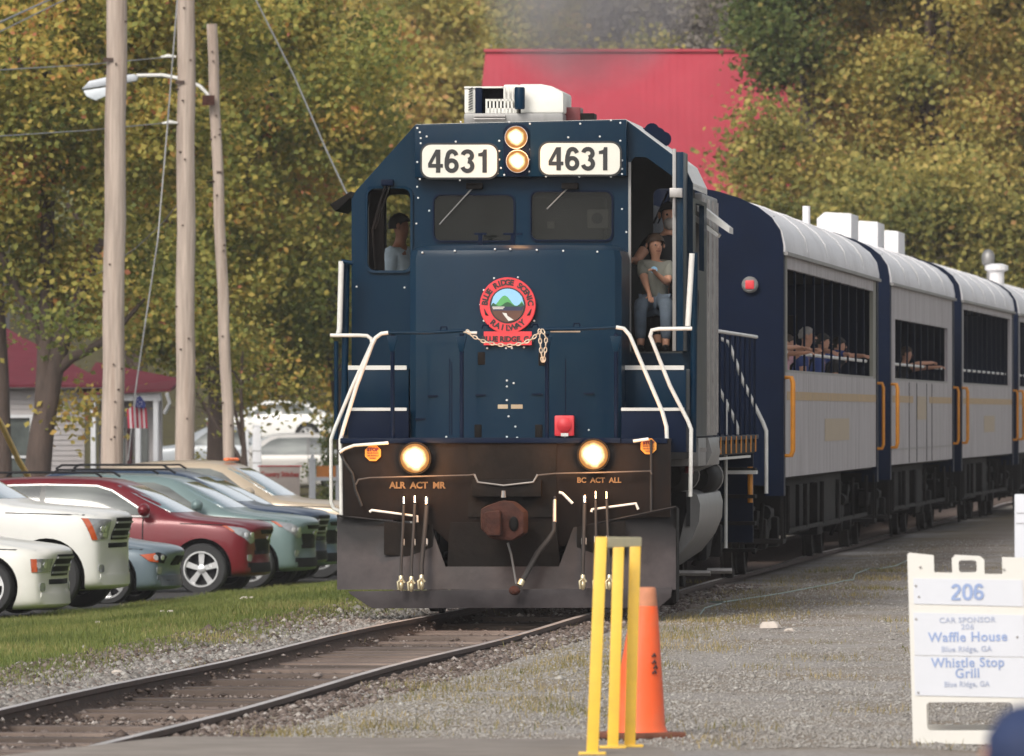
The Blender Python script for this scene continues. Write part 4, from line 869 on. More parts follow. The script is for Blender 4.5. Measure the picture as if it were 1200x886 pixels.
def person(label, loc, yaw, H=1.75, seat=None, handL=None, handR=None, shirt=None, pants=None, skinm=None, hair=None, beard=None, cap=None, sleeve=.5, headyaw=0, feetf=.42, group=None, hairlen=0, lean=0, armsup=False, hs=1.0, fat=1.0):
    skinm=skinm or SKIN; k=H/1.75
    r=empty('person',loc,yaw,label,'person',group)
    pz=.93*k if seat is None else seat+.11*k
    # figure faces local -y
    sh=.50*k; S=lambda x,y,z,*r_: (x*k,y*k,pz+z*k,*[q*k for q in r_])
    ly=lambda z:-lean*z
    N={'pel':S(0,0,0,.125,.10),'wa':S(0,ly(.18),.18,.125,.10),'ch':S(0,ly(.36),.36,.15,.11),'nb':S(0,ly(.49),.49,.065),'nk':S(0,ly(.54)-.01,.545,.052),
       'jaw':S(0,ly(.6)-.03,.615+.02*(hs-1),.066*hs,.07*hs),'hd':S(0,ly(.69)-.015,.69+.08*(hs-1),.082*hs,.098*hs),'top':S(0,ly(.75),.755+.13*(hs-1),.06*hs,.075*hs)}
    E=[('pel','wa'),('wa','ch'),('ch','nb'),('nb','nk'),('nk','jaw'),('jaw','hd'),('hd','top')]
    SH={};TR={}
    for s,nm,hand in ((1,'l',handL),(-1,'r',handR)):
        shp=Vector(S(s*.175,ly(.44),.44)[:3]); N['sh'+nm]=(*shp,.06*k)
        hand_ok=hand is not None
        hand=Vector(hand) if hand is not None else shp+Vector((s*.06,-.10,-.52))*k
        el,hd=ik(shp,hand,.28*k,.26*k,(s*.5,.25,-1) if not (armsup and hand_ok) else (s*1.0,.1,.25))
        N['el'+nm]=(*el,.04*k); N['wr'+nm]=(*hd,.026*k)
        f=(hd-el).normalized(); palm=hd+f*.05*k; N['pa'+nm]=(*palm,.034*k,.02*k)
        E+=[('ch','sh'+nm),('sh'+nm,'el'+nm),('el'+nm,'wr'+nm),('wr'+nm,'pa'+nm)]
        side=f.cross(Vector((0,0,1))); side=side.normalized() if side.length>.1 else Vector((1,0,0)); dn=Vector((0,0,-1)) if abs(f.z)<.8 else Vector((0,-.6,0))
        for j,(o_,ln) in enumerate(((-.027,.062),(-.009,.072),(.010,.068),(.028,.052))):
            b0=palm+side*o_*k+f*.028*k; m0=b0+(f*.7+dn*.25).normalized()*ln*.55*k; e0=m0+(f*.5+dn*.8).normalized()*ln*.45*k
            N[f'f{j}a{nm}']=(*b0,.010*k);N[f'f{j}b{nm}']=(*m0,.009*k);N[f'f{j}c{nm}']=(*e0,.007*k)
            E+=[('pa'+nm,f'f{j}a{nm}'),(f'f{j}a{nm}',f'f{j}b{nm}'),(f'f{j}b{nm}',f'f{j}c{nm}')]
        t0=palm-side*.030*k*s; t1=t0+(f*.6-side*s*.7).normalized()*.045*k; N['t0'+nm]=(*t0,.011*k); N['t1'+nm]=(*t1,.009*k); E+=[('pa'+nm,'t0'+nm),('t0'+nm,'t1'+nm)]
        SH.update({'sh'+nm:(*shp,.075*k),'el'+nm:(*shp.lerp(el,min(1,sleeve)),.056*k)})
        if sleeve>1: SH['wr'+nm]=(*el.lerp(hd,sleeve-1),.040*k)
        # legs
        hip=Vector(S(s*.09,0,-.03)[:3])
        if seat is None: kn=hip+Vector((s*.01,-.02,-.43))*k; an=Vector((hip.x+s*.015*k,.03*k,.09*k))
        else: kn=hip+Vector((s*.07,-.43,.0))*k; an=Vector((kn.x,kn.y+.02*k,.09*k))
        N['hp'+nm]=(*hip,.09*k); N['kn'+nm]=(*kn,.058*k); N['an'+nm]=(*an,.038*k); N['to'+nm]=(an.x,an.y-.16*k,.04*k,.035*k); N['he'+nm]=(an.x,an.y+.04*k,.045*k,.035*k)
        E+=[('pel','hp'+nm),('hp'+nm,'kn'+nm),('kn'+nm,'an'+nm),('an'+nm,'to'+nm),('an'+nm,'he'+nm)]
        TR.update({'hp'+nm:(*hip,.108*k),'kn'+nm:(*kn,.076*k),'an'+nm:(*an.lerp(kn,.06),.058*k)})
    if headyaw:
        c=Vector(N['nk'][:3])
        for q in ('jaw','hd','top'):
            v=Vector(N[q][:3])-c; v=Matrix.Rotation(headyaw,3,'Z')@v; N[q]=(*(c+v),*N[q][3:])
    if fat!=1:
        N={q:(*v[:3],*[z*(fat if q[:2] in('pe','wa','ch','sh','el','hp','kn','an') else 1) for z in v[3:]]) for q,v in N.items()}
        SH={q:(*v[:3],*[z*fat for z in v[3:]]) for q,v in SH.items()}; TR={q:(*v[:3],*[z*fat for z in v[3:]]) for q,v in TR.items()}
    body=skin('body',N,E,skinm,r)
    SH.update({'pel':(*N['pel'][:3],.145*k*fat,.125*k*fat),'wa':(*N['wa'][:3],.14*k*fat,.12*k*fat),'ch':(*N['ch'][:3],.165*k*fat,.13*k*fat),'nb':(*(Vector(N['nb'][:3])-Vector((0,0,.03*k))),.075*k)})
    order={q:SH[q] for q in ['pel','wa','ch','nb']+[q for q in SH if q not in ('pel','wa','ch','nb')]}
    ES=[('pel','wa'),('wa','ch'),('ch','nb')]
    for nm in 'lr':
        ES+=[('ch','sh'+nm),('sh'+nm,'el'+nm)]
        if sleeve>1: ES.append(('el'+nm,'wr'+nm))
    skin('shirt',order,ES,shirt,body)
    TR={'pel':(*N['pel'][:3],.138*k*fat,.12*k*fat),**TR}
    skin('trousers',TR,[('pel','hpl'),('hpl','knl'),('knl','anl'),('pel','hpr'),('hpr','knr'),('knr','anr')],pants,body)
    for nm in 'lr':
        a=Vector(N['an'+nm][:3]); MB().ball((a.x,a.y-.06*k,.045*k),(.05*k,.14*k,.05*k)).build('shoe',INK,body,smooth=60)
    hc=Vector(N['hd'][:3]); Q=Matrix.Rotation(headyaw,3,'Z')
    k2=k; P=lambda x,y,z: hc+Q@Vector((x*k*hs,y*k*hs,z*k*hs))
    def hb(name,fn,m): o=fn(MB()).build(name,m,body,smooth=60); return o
    MBp=MB()
    for s in (-1,1): MB().ball(P(s*.032,-.098,.0),.011*k,8,6).build('eye',INK,body,smooth=60); MB().ball(P(s*.094,.005,-.005),(.014*k,.024*k,.034*k),8,6).build('ear',skinm,body,smooth=60)
    MB().add([P(-.013,-.092,-.035),P(.013,-.092,-.035),P(0,-.130,-.032),P(0,-.095,.012)],[(0,1,2),(1,3,2),(3,0,2),(0,3,1)]).build('nose',skinm,body,smooth=60)
    MB().tube([P(-.024,-.092,-.062),P(0,-.102,-.064),P(.024,-.092,-.062)],.005*k,6).build('mouth',DRED,body)
    # hair: shell over the back and top
    m_=MB(); n_,q_=14,8; vs=[]
    for j in range(q_+1):
        for i in range(n_):
            a=2*math.pi*i/n_; front=-math.sin(a) # front is -y
            th_=math.pi*(.50 if front>.35 else .62+.1*hairlen)*j/q_*(1-.22*max(0,front))
            rr_=1.0+.04*math.sin(i*5+j*3); vs.append(P(.100*math.sin(th_)*math.cos(a)*rr_,.012+.110*math.sin(th_)*math.sin(a)*rr_,.012+.112*math.cos(th_)*rr_))
    m_.add(vs,[(j*n_+i,(j+1)*n_+i,(j+1)*n_+(i+1)%n_,j*n_+(i+1)%n_) for j in range(q_) for i in range(n_)])
    m_.build('hair' if not cap else 'cap',cap or hair or HAIR,body,smooth=70)
    if cap: MB().prism([P(-.07,-.08,.05),P(.07,-.08,.05),P(.05,-.17,.035),P(-.05,-.17,.035)],(0,0,.012)).build('cap_brim',cap,body,bevel=.005)
    if beard: MB().ball(P(0,-.06,-.085),(.062*k,.055*k,.062*k),10,8).build('beard',beard,body,smooth=60)
    return r
DENIM=mat('light_denim',(.42,.50,.55),.8,var=.12,scale=12); JEAN=mat('blue_jeans',(.12,.155,.20),.8,var=.2,scale=9); GREYT=mat('grey_tshirt',(.21,.21,.18),.85,var=.1,scale=9)
CLOTHB=mat('black_cloth',(.012,.012,.014),.85,var=.2); PINKC=mat('pink_cloth',(.60,.36,.42),.8); WHITEC=mat('white_cloth',(.6,.6,.62),.8); BLUEC=mat('blue_cloth',(.03,.06,.22),.8); TEALC=mat('teal_cloth',(.03,.22,.28),.8)
def at_loco(x,y,v): return LI.inverted()@L(x,y,v)
# engineer at the left window
def place(x,zf,v):
    p=L(x,400,v); return LM@Vector((p.x,v,zf))
FLO=flz
person('engineer in a light denim shirt seated at the left cab window', place(468,FLO,3.55), -LT+R(68), 1.78, seat=.43, shirt=DENIM, pants=JEAN, skinm=SKIND, hair=HAIR, sleeve=1.7, headyaw=R(15))
p=place(468,FLO,3.55); sb=empty('cab_seat',p,-LT,'cab seat under the engineer beside the left window','seat'); MB().box(-.22,.22,-.2,.25,.52,.60).build('seat',CLOTHB,sb,bevel=.03); MB().cyl((0,0,0),(0,0,.52),.05).build('pedestal',BLACK,sb); MB().box(-.2,.2,.24,.30,.6,.95).build('backrest',CLOTHB,sb,bevel=.03)
p=place(790,FLO,3.75); sb=empty('cab_seat',p,-LT,'cab seat behind the open right door, under the bearded man','seat'); MB().box(-.22,.22,-.35,.25,.42,.50).build('seat',CLOTHB,sb,bevel=.03); MB().cyl((0,0,0),(0,0,.42),.05).build('pedestal',BLACK,sb)
by=person('boy in grey t-shirt and jeans sitting in the open cab doorway', place(768,FLO,3.25), -LT, 1.36, seat=.41, hs=1.22, fat=1.28, shirt=GREYT, pants=JEAN, hair=BHAIR, skinm=SKIN, sleeve=.75, headyaw=R(22), handL=(.02,-.27,.77), handR=(-.04,-.30,.56))
MB().lathe([(.034,0),(.034,.008)],(-.0,-.205,.80),(0,-1,0),16).build('pendant',SKYB,by)
person('bearded man with grey beard in dark clothes behind the boy', place(784,FLO,3.75), -LT+R(10), 1.82, fat=1.15, seat=.52, shirt=CLOTHB, pants=CLOTHB, skinm=SKIN, hair=HAIR, beard=GHAIR, sleeve=.55, handL=(.10,-.48,.95), handR=(-.42,-.40,.90))
# passengers: face to the right side of coach, hands on the rail
def pax(cc,x,Y_frac,label,shirt,pants,skinm,hair,cap=None,arm=0,H=1.68,sl=.6):
    c_,M_,Ln,_=cc; v=Y_frac; th=math.atan2((M_@Vector((0,1,0))-M_@Vector((0,0,0))).x,1)
    loc=M_@Vector((1.02,v,1.3)); k=H/1.75
    # local -y is outward; rail at .42 outward, height 1.36
    hl=(.10,-.44-arm*.34,1.42-arm*.05); hr=(-.05,-.50,1.42) if arm else None
    person(label,loc,-th+math.pi/2,H,shirt=shirt,pants=pants,skinm=skinm,hair=hair,cap=cap,handL=hl,handR=hr,sleeve=sl,group=None,lean=.18,armsup=True)
pax(C1,0,2.4,'passenger in a teal cap at the front end of the first coach',CLOTHB,JEAN,SKIN,BHAIR,cap=TEALC,arm=1)
pax(C1,0,4.9,'passenger in a pale blue top behind the first window bars',WHITEC,JEAN,SKIN,BHAIR,H=1.6)
pax(C1,0,7.4,'passenger in a long pink top leaning at the coach rail',PINKC,PINKC,SKIN,BHAIR,H=1.62)
pax(C1,0,11.6,'passenger in a dark blue shirt near the middle of the coach',BLUEC,CLOTHB,SKIN,GHAIR,H=1.75)
pax(C1,0,15.5,'passenger in a blue jacket towards the rear of the coach',BLUEC,BLUEC,SKIN,HAIR,H=1.7,sl=1.8)
pax(C1,0,19.6,'passenger in black with both hands on the rail at the rear window',CLOTHB,CLOTHB,SKIN,HAIR)
pax(C2,0,11.5,'passenger in dark clothes hanging one arm out of the second coach',CLOTHB,CLOTHB,SKIN,BHAIR,arm=1.0)
# foreground person, out of focus
pf=W(1203,484,18.5); person('person in a navy blue cap and jacket, blurred in the near right corner',(pf.x,18.5,0),R(180),1.40,shirt=BLUEC2 if 'BLUEC2' in globals() else mat('navy_cloth',(.02,.035,.10),.85,var=.2),pants=CLOTHB,skinm=SKIN,hair=HAIR,cap=mat('navy_cap',(.018,.032,.09),.8,var=.2),sleeve=1.8)
# ================================================================ cars
def carmat(name,col,metal=.1,rough=.32): return mat(name,col,rough,metal=min(metal,.15),var=.04,scale=2,spec=.35,coat=.25,rvar=.03,dirt=tuple(min(1,c*.8+.03) for c in col),dirt_amt=.25)
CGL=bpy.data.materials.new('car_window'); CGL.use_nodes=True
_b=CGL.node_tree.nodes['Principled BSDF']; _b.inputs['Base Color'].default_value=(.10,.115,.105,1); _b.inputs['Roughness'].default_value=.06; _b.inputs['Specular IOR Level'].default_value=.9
_n=CGL.node_tree.nodes.new('ShaderNodeTexNoise'); _n.inputs['Scale'].default_value=1.3; _r=CGL.node_tree.nodes.new('ShaderNodeValToRGB'); _r.color_ramp.elements[0].position=.3; _r.color_ramp.elements[1].position=.7; _r.color_ramp.elements[0].color=(.015,.018,.017,1); _r.color_ramp.elements[1].color=(.15,.165,.15,1); CGL.node_tree.links.new(_n.outputs[0],_r.inputs[0]); CGL.node_tree.links.new(_r.outputs[0],_b.inputs['Base Color'])  # mottled light and dark painted into the opaque glass as reflections
CGW=mat('windshield_glass',(.16,.24,.27),.05,var=.15,scale=1,coat=1,spec=1,rvar=.02)
LENSM=mat('headlight_lens',(.30,.31,.32),.1,metal=.3,var=.25,scale=7,coat=1); REFL=mat('headlight_reflector',(.8,.8,.8),.12,metal=.6,var=.1,coat=1)
AMBER=mat('amber_lens',(.42,.07,.015),.2,var=.1,coat=1)
PILL=mat('pillar_black',(.06,.06,.06),.3,var=.1)
GBAR=mat('grille_bar_silver',(.30,.30,.31),.4,metal=.1,var=.1)
PLAST=mat('black_plastic',(.014,.014,.016),.65,spec=.12,var=.2)
ALLOY=mat('alloy_rim',(.62,.62,.62),.25,metal=.7,var=.08)
def subdiv_patch(poly,step):
    bm=bmesh.new(); vs=[]
    n=len(poly)
    for i in range(n):
        a=Vector((*poly[i],0)); b=Vector((*poly[(i+1)%n],0)); m=max(1,int((b-a).length/step))
        for j in range(m): vs.append(bm.verts.new(a.lerp(b,j/m)))
    xs=[p[0] for p in poly]; ys_=[p[1] for p in poly]
    f=bm.faces.new(vs)
    for ax,lo,hi in ((0,min(xs),max(xs)),(1,min(ys_),max(ys_))):
        k=lo+step
        while k<hi-step*.3:
            co=[0,0,0]; no=[0,0,0]; co[ax]=k; no[ax]=1
            bmesh.ops.bisect_plane(bm,geom=bm.verts[:]+bm.edges[:]+bm.faces[:],plane_co=co,plane_no=no); k+=step
    return bm
def drape(bvh, poly, ray, name, m, parent, off=.008, thick=0, step=.09, both=False, smooth=50):
    """ray(a,b) -> origin, direction"""
    outs=[]
    for s in ((1,-1) if both else (1,)):
        bm=subdiv_patch(poly,step); dead=[]
        for v in bm.verts:
            o_,d_=ray(v.co.x,v.co.y,s); h=bvh.ray_cast(Vector(o_),Vector(d_))
            if h[0] is None: dead.append(v); continue
            v.co=h[0]-Vector(d_).normalized()*off
        if dead: bmesh.ops.delete(bm,geom=dead,context='VERTS')
        bm.verts.ensure_lookup_table()
        if not bm.faces: bm.free(); continue
        ret=bmesh.ops.extrude_face_region(bm,geom=bm.faces[:]); dv=Vector(ray(0,0,s)[1]).normalized()
        for e in ret['geom']:
            if isinstance(e,bmesh.types.BMVert): e.co+=dv*(off+.02)
        bmesh.ops.recalc_face_normals(bm,faces=bm.faces)
        me=bpy.data.meshes.new(name); bm.to_mesh(me); bm.free(); me.polygons.foreach_set('use_smooth',[True]*len(me.polygons)); me.set_sharp_from_angle(angle=R(smooth)); me.materials.append(m)
        o=link(bpy.data.objects.new(name,me)); o.parent=parent; outs.append(o)
    return outs
def wheel(par,x,y,r,s,rimr,spokes=5,steel=False):
    wd=.22
    t=MB().lathe([(rimr,0),(r*.93,.0),(r,.03),(r,wd-.03),(r*.93,wd),(rimr,wd),(rimr,0)],(x,y-s*wd,r),(0,s,0),32).build('wheel',RUBBER,par,smooth=40)
    m=MB().lathe([(rimr-.03,wd-.06),(rimr+.004,wd-.02),(rimr+.004,wd+.008),(rimr-.018,wd+.008),(rimr-.026,wd-.02),(rimr-.03,wd-.06)],(x,y-s*wd,r),(0,s,0),32)
    m.lathe([(.06,wd-.06),(.06,wd-.01),(.03,wd)],(x,y-s*wd,r),(0,s,0),14)
    Y=y-s*.03
    for k in range(spokes):
        a=2*math.pi*k/spokes+.3; ca,sa=math.cos(a),math.sin(a); px,pz=-sa,ca
        w0,w1=.024*5/spokes+.008,.038*5/spokes+.008
        m.prism([(x+ca*.04+px*w0,Y,r+sa*.04+pz*w0),(x+ca*rimr+px*w1,Y,r+sa*rimr+pz*w1),(x+ca*rimr-px*w1,Y,r+sa*rimr-pz*w1),(x+ca*.04-px*w0,Y,r+sa*.04-pz*w0)],(0,-s*.03,0))
    m.build('rim',ALLOY,t,smooth=30)
    MB().lathe([(rimr-.02,0),(rimr-.02,.06)],(x,y-s*.18,r),(0,s,0),20).build('brake_disc',PLAST,t)
def car(label,paint,nosepx,Y,L_,Wd,H,hh,hc,xc,xr,xrb,zb=.22,yaw=-11,rw=.36,rim=.25,kind='suv',deck=None,lights='suv',group='cars parked in a row beyond the grass',lower=None,nose=None,trim=False,rails=False,detail=True,cat='car',rear=0):
    if nose is None:
        k=(nosepx+2-600)/F; Y=Y; X=k*Y; nose=(X,Y)
    ph=R(yaw); dx,dy=math.cos(ph),math.sin(ph); cx,cy=nose[0]-dx*L_/2,nose[1]-dy*L_/2
    zg=float(ground(cx,cy)); r=empty('parked_car',(cx,cy,zg),ph,label,cat,group)
    hw=Wd/2; X=lambda d:L_/2-d
    if kind=='suv': rear_st=[(xrb,hc+.02,H-.03,.99,.93,.70),(L_-.30,hc+.03,hc+.42,.98,.92,.74),(L_-.10,hc+.02,hc+.10,.95,.90,.76),(L_,hc-.12,hc-.05,.88,.84,.7)]
    else:
        dk=deck or hc+.05; rear_st=[(xrb,hc+.02,H-.04,.99,.93,.66),(xrb+.45,hc+.02,(H+dk)/2-.02,.99,.93,.70),(xrb+.85,hc,dk+.04,.98,.92,.74),(L_-.25,hc-.02,dk,.95,.90,.74),(L_,hc-.15,dk-.08,.86,.82,.68)]
    st=[(0,hh-.27,hh-.15,.80,.76,.60),(.03,hh-.16,hh-.06,.89,.84,.66),(.18,hh-.07,hh-.01,.955,.90,.68),(.60,hh-.02,hh+.03,.99,.92,.68),(xc-.30,hc-.03,hc+.0,1,.94,.72),(xc,hc,hc+.05,1,.94,.74),(xc+.12,hc,hc+.14,1,.94,.73),(xr-.12,hc+.01,H-.12,1,.94,.69),(xr+.15,hc+.01,H-.02,1,.94,.68),((xr+xrb)/2,hc+.01,H,1,.94,.69)]+rear_st
    vs=[]; n=len(st)
    for i,(d,zbel,ztop,wm,wb,wt) in enumerate(st):
        zo=zb+(.10 if i==0 else .04 if i==1 else .02 if i==2 else 0)+(.12 if i==n-1 else 0); zm=(zo+zbel)/2
        half=[(0,zo),(wm*.86,zo),(wm*.975,zo+.07),(wm*.995,zm),(wm*.985,zbel-.10),(wb,zbel),((wb+wt)/2+.012,(zbel+ztop)/2),(wt,ztop-.035),(wt*.86,ztop),(wt*.45,ztop+.012),(0,ztop+.016)]
        ring=[(a*hw,z) for a,z in half]+[(-a*hw,z) for a,z in reversed(half[1:-1])]
        cv=lambda a:(.30*(a/hw)**2*max(0,1-d/.75) - .16*(a/hw)**2*max(0,1-(L_-d)/.5))
        vs+=[(X(d)-cv(a),a,z) for a,z in ring]
    m=20; fs=[(i*m+k,i*m+(k+1)%m,(i+1)*m+(k+1)%m,(i+1)*m+k) for i in range(n-1) for k in range(m)]+[tuple(range(m-1,-1,-1)),tuple(range((n-1)*m,n*m))]
    b=MB().add(vs,fs).build('body',paint,r); b.modifiers.new('s','SUBSURF').levels=2; bake(b)
    ax=(.86,L_-1.02)
    cut=MB()
    for d in ax:
        for s in (-1,1): cut.cyl((X(d),s*(hw-.30),rw+.01),(X(d),s*(hw+.2),rw+.01),rw+.065,n=32)
    cb=cut.build('cut',PLAST,r); b.data.materials.append(PLAST)
    bl=b.modifiers.new('b','BOOLEAN'); bl.operation='DIFFERENCE'; bl.object=cb; bl.solver='EXACT'
    try: bl.material_mode='TRANSFER'
    except Exception: pass
    bake(b); bpy.data.objects.remove(cb)
    b.data.polygons.foreach_set('use_smooth',[True]*len(b.data.polygons)); b.data.set_sharp_from_angle(angle=R(40))
    bm=bmesh.new(); bm.from_mesh(b.data); bvh=BVHTree.FromBMesh(bm); bm.free()
    side=lambda x,z,s:((x,-s*3,z),(0,s,0)); frnt=lambda y,z,s:((X(0)+2,y,z),(-1,0,0)); rearr=lambda y,z,s:((-X(0)-2,y,z),(1,0,0)); down=lambda x,y,s:((x,y,5),(0,0,-1))
    # windows
    gz0=hc+.045; gz1=H-.13; xb=(xr+xrb)/2+.05
    tilt=lambda z:(xc+.42)+(xr+.18-xc-.42)*(z-gz0)/(gz1-gz0)
    f1=[(X(tilt(gz0)),gz0),(X(tilt(gz0+.04)),gz0+.04),(X(tilt(gz1-.07)),gz1-.07),(X(tilt(gz1)+.12),gz1),(X(xb-.03),gz1+.015),(X(xb-.03),gz0)]
    re=(.05,.50) if kind=='suv' else (.02,.42)
    f2=[(X(xb+.05),gz0),(X(xb+.05),gz1+.015),(X(xrb-re[0]),gz1-.01),(X(xrb+re[1]*.7),gz0+.13),(X(xrb+re[1]),gz0+.02)]
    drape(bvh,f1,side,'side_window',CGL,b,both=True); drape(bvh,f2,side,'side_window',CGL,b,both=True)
    wy=hw*.70
    drape(bvh,[(-wy*1.12,hc+.085),(wy*1.12,hc+.085),(wy*.96,H-.125),(-wy*.96,H-.125)],frnt,'windshield',CGW,b,step=.12)
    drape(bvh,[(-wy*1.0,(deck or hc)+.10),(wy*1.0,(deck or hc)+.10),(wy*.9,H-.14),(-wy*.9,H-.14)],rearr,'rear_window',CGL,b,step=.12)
    MB().tube([(X(xc+.08),-.5,hc+.10),(X(xc+.16),0,hc+.13),(X(xc+.1),.5,hc+.10)],.014,6).build('wiper',PLAST,b)
    drape(bvh,[(X(xb+.05)+.0,gz0),(X(xb-.03),gz0),(X(xb-.03),gz1+.015),(X(xb+.05),gz1+.015)],side,'pillar',PILL,b,off=.006,both=True)
    # seams: door lines
    if detail:
        for xd in (tilt(gz0)+.08,xb+.01):
            drape(bvh,[(X(xd)-.008,zb+.12),(X(xd)+.008,zb+.12),(X(xd)+.008,gz0-.01),(X(xd)-.008,gz0-.01)],side,'door_seam',PLAST,b,off=.007,both=True)
        for xd in (xb-.22,xrb-.05): drape(bvh,rrect(X(xd)-.10,X(xd)+.10,hc-.17,hc-.13,.018),side,'door_handle',paint,b,off=.03,both=True)
    if detail:
        for z_,xa,xb_ in ((hh-.035,.28,xc-.05),):
            drape(bvh,[(X(xb_),z_-.007),(X(xa),z_-.007-(.03 if z_>hh-.2 else 0)),(X(xa),z_+.007-(.03 if z_>hh-.2 else 0)),(X(xb_),z_+.007)],side,'panel_seam',PLAST,b,off=.003,both=True,step=.2)
    # mirrors
    for s in (-1,1):
        MB().ball((X(xc+.45),s*(hw*.94+.17),hc+.12),(.09,.14,.095)).build('mirror',paint if not kind=='pickup' else PLAST,b,smooth=60)
    # nose details
    diag=lambda a,z,s:((X(0)+1.2 - a*.0 , s*(-1)*(a),z),(-1,0,0))
    def corner(a,z,s): # around the front corner; a = 0 at corner, + towards the grille, - along the fender
        q=Vector((.78,-s*.62,0)); t=Vector((-.62,-s*.78,0)) # t along to fender side
        o_=Vector((X(.25),-s*(hw-.28),z))+q*2 - t*a; return o_,-q
    low=hh-.28
    if lights=='suv': hp=[(-.36,hh-.06),(-.10,hh-.10),(.10,hh-.20),(.16,hh-.30),(.02,hh-.33),(-.20,hh-.20)]; ap=[(-.36,hh-.06),(-.31,hh-.07),(-.24,hh-.15),(-.28,hh-.15)]
    elif lights=='block': hp=[(-.26,hh-.10),(.20,hh-.12),(.20,hh-.36),(-.16,hh-.38)]; ap=[(-.26,hh-.10),(-.19,hh-.105),(-.09,hh-.375),(-.16,hh-.38)]
    elif lights=='slab': hp=[(-.18,hh-.17),(.22,hh-.17),(.22,hh-.33),(-.18,hh-.33)]; ap=[(-.18,hh-.17),(-.11,hh-.17),(-.11,hh-.33),(-.18,hh-.33)]
    else: hp=[(-.28,hh-.13),(.0,hh-.10),(.16,hh-.16),(.12,hh-.25),(-.18,hh-.22)]; ap=[(-.28,hh-.13),(-.08,hh-.11),(-.04,hh-.235),(-.18,hh-.22)]
    DK=PLAST
    drape(bvh,hp,corner,'headlight',LENSM if lights!='sedan' else PLAST,b,off=.012,both=True,step=.05); drape(bvh,ap,corner,'turn_signal',AMBER,b,off=.018,both=True,step=.05)
    if detail:
        zc_=sum(p[1] for p in hp)/len(hp); 
        for a_ in ((-.08,.05) if lights!='block' else (.02,.10)):
            drape(bvh,rrect(a_-.035,a_+.035,zc_-.035,zc_+.04,.03),corner,'reflector',REFL,b,off=.02,both=True,step=.03)
        if lights=='block': drape(bvh,rrect(-.02,.14,hh-.34,hh-.29,.02),corner,'reflector',REFL,b,off=.02,both=True,step=.03)
    gy=hw*(.42 if lights!='sedan' else .22)
    if lights=='suv':
        drape(bvh,[(-gy*1.1,hh-.13),(gy*1.1,hh-.13),(gy*.9,hh-.19),(-gy*.9,hh-.19)],frnt,'upper_grille',PLAST,b,off=.008); gr=drape(bvh,[(-gy*1.3,low+.02),(gy*1.3,low+.02),(gy*1.0,low-.16),(-gy*1.0,low-.16)],frnt,'grille',PLAST,b,off=.008)
        drape(bvh,rrect(-.08,.08,low-.0,low+.06,.02),frnt,'badge',ALLOY,b,off=.02,step=.05)
    elif lights in('block','slab'):
        gr=drape(bvh,[(-gy,low+.16 if lights!='block' else hh-.10),(gy,low+.16 if lights!='block' else hh-.10),(gy,low-.10),(-gy,low-.10)],frnt,'grille',PLAST,b,off=.012)
        for z in ((low-.06,low+.03,low+.12)): drape(bvh,[(-gy,z-.012),(gy,z-.012),(gy,z+.012),(-gy,z+.012)],frnt,'grille_bar',GBAR,gr[0] if gr else b,off=.025)
    else:
        for s in (-1,1): drape(bvh,rrect(s*.13-.11,s*.13+.11,low,low+.13,.04),frnt,'grille',PLAST,b,off=.012)
    # lower bumper and fog lights
    lp=lower or PLAST
    drape(bvh,[(-hw*.80,zb+.08),(hw*.80,zb+.08),(hw*.78,zb+.22),(-hw*.78,zb+.22)],frnt,'lower_bumper',lp,b,off=.010,step=.1)
    drape(bvh,[(-hw*.5,low-.14),(hw*.5,low-.14),(hw*.5,low-.20),(-hw*.5,low-.20)],frnt,'bumper_slot',PLAST,b,off=.006)
    drape(bvh,rrect(-.06,.08,zb+.24,zb+.34,.04),corner,'fog_light',LENSM,b,off=.012,both=True,step=.04)
    drape(bvh,[(X(ax[1]-.45),zb-.0),(X(ax[0]+.47),zb-.0),(X(ax[0]+.47),zb+.13),(X(ax[1]-.45),zb+.13)],side,'rocker_panel',lp,b,off=.006,both=True,step=.3)
    for s in (-1,1):
        drape(bvh,[(s*hw*.78-.12,hc-.05),(s*hw*.78+.10,hc-.05),(s*hw*.78+.10,hc-.35),(s*hw*.78-.12,hc-.35)],rearr,'tail_light',DRED,b,off=.012)
    for d in ax:
        for s in (-1,1): wheel(b,X(d),s*(hw-.01),rw,s,rim,5 if kind=='suv' else 7)
    if rails:
        for s in (-1,1): MB().tube([(X(xr+.25),s*hw*.62,H+.0),(X(xr+.35),s*hw*.62,H+.06),(X(xrb-.2),s*hw*.62,H+.06),(X(xrb-.1),s*hw*.62,H+.0)],.018,6).build('roof_rail',PLAST,b)
    if trim:
        P=[]
        for x,z in [f1[0],f1[1],f1[2],f1[3],f1[4],f2[1],f2[2],f2[3],f2[4]]: P.append((x,z))
        for s in (1,-1):
            pts=[]
            for i in range(len(P)-1):
                for j in range(4):
                    x=P[i][0]+(P[i+1][0]-P[i][0])*j/4; z=P[i][1]+(P[i+1][1]-P[i][1])*j/4; h=bvh.ray_cast(Vector((x,-s*3,z)),Vector((0,s,0)))
                    if h[0]: pts.append(h[0]-Vector((0,s*.008,0)))
            MB().tube(pts,.017,6).build('chrome_trim',ALLOYW,b)
            pts=[]
            for j in range(12):
                x=f1[0][0]+(f2[4][0]-f1[0][0])*j/11; h=bvh.ray_cast(Vector((x,-s*3,gz0-.02)),Vector((0,s,0)))
                if h[0]: pts.append(h[0]-Vector((0,s*.008,0)))
            MB().tube(pts,.014,6).build('chrome_trim',ALLOYW,b)
    return r,b,bvh,X,hw
ALLOYW=mat('bright_trim',(.72,.72,.70),.3,metal=.3,var=.05)
WP=carmat('white_car_paint',(.66,.645,.60),0,.3); WP2=carmat('white_suv_paint',(.67,.66,.63),0,.3)
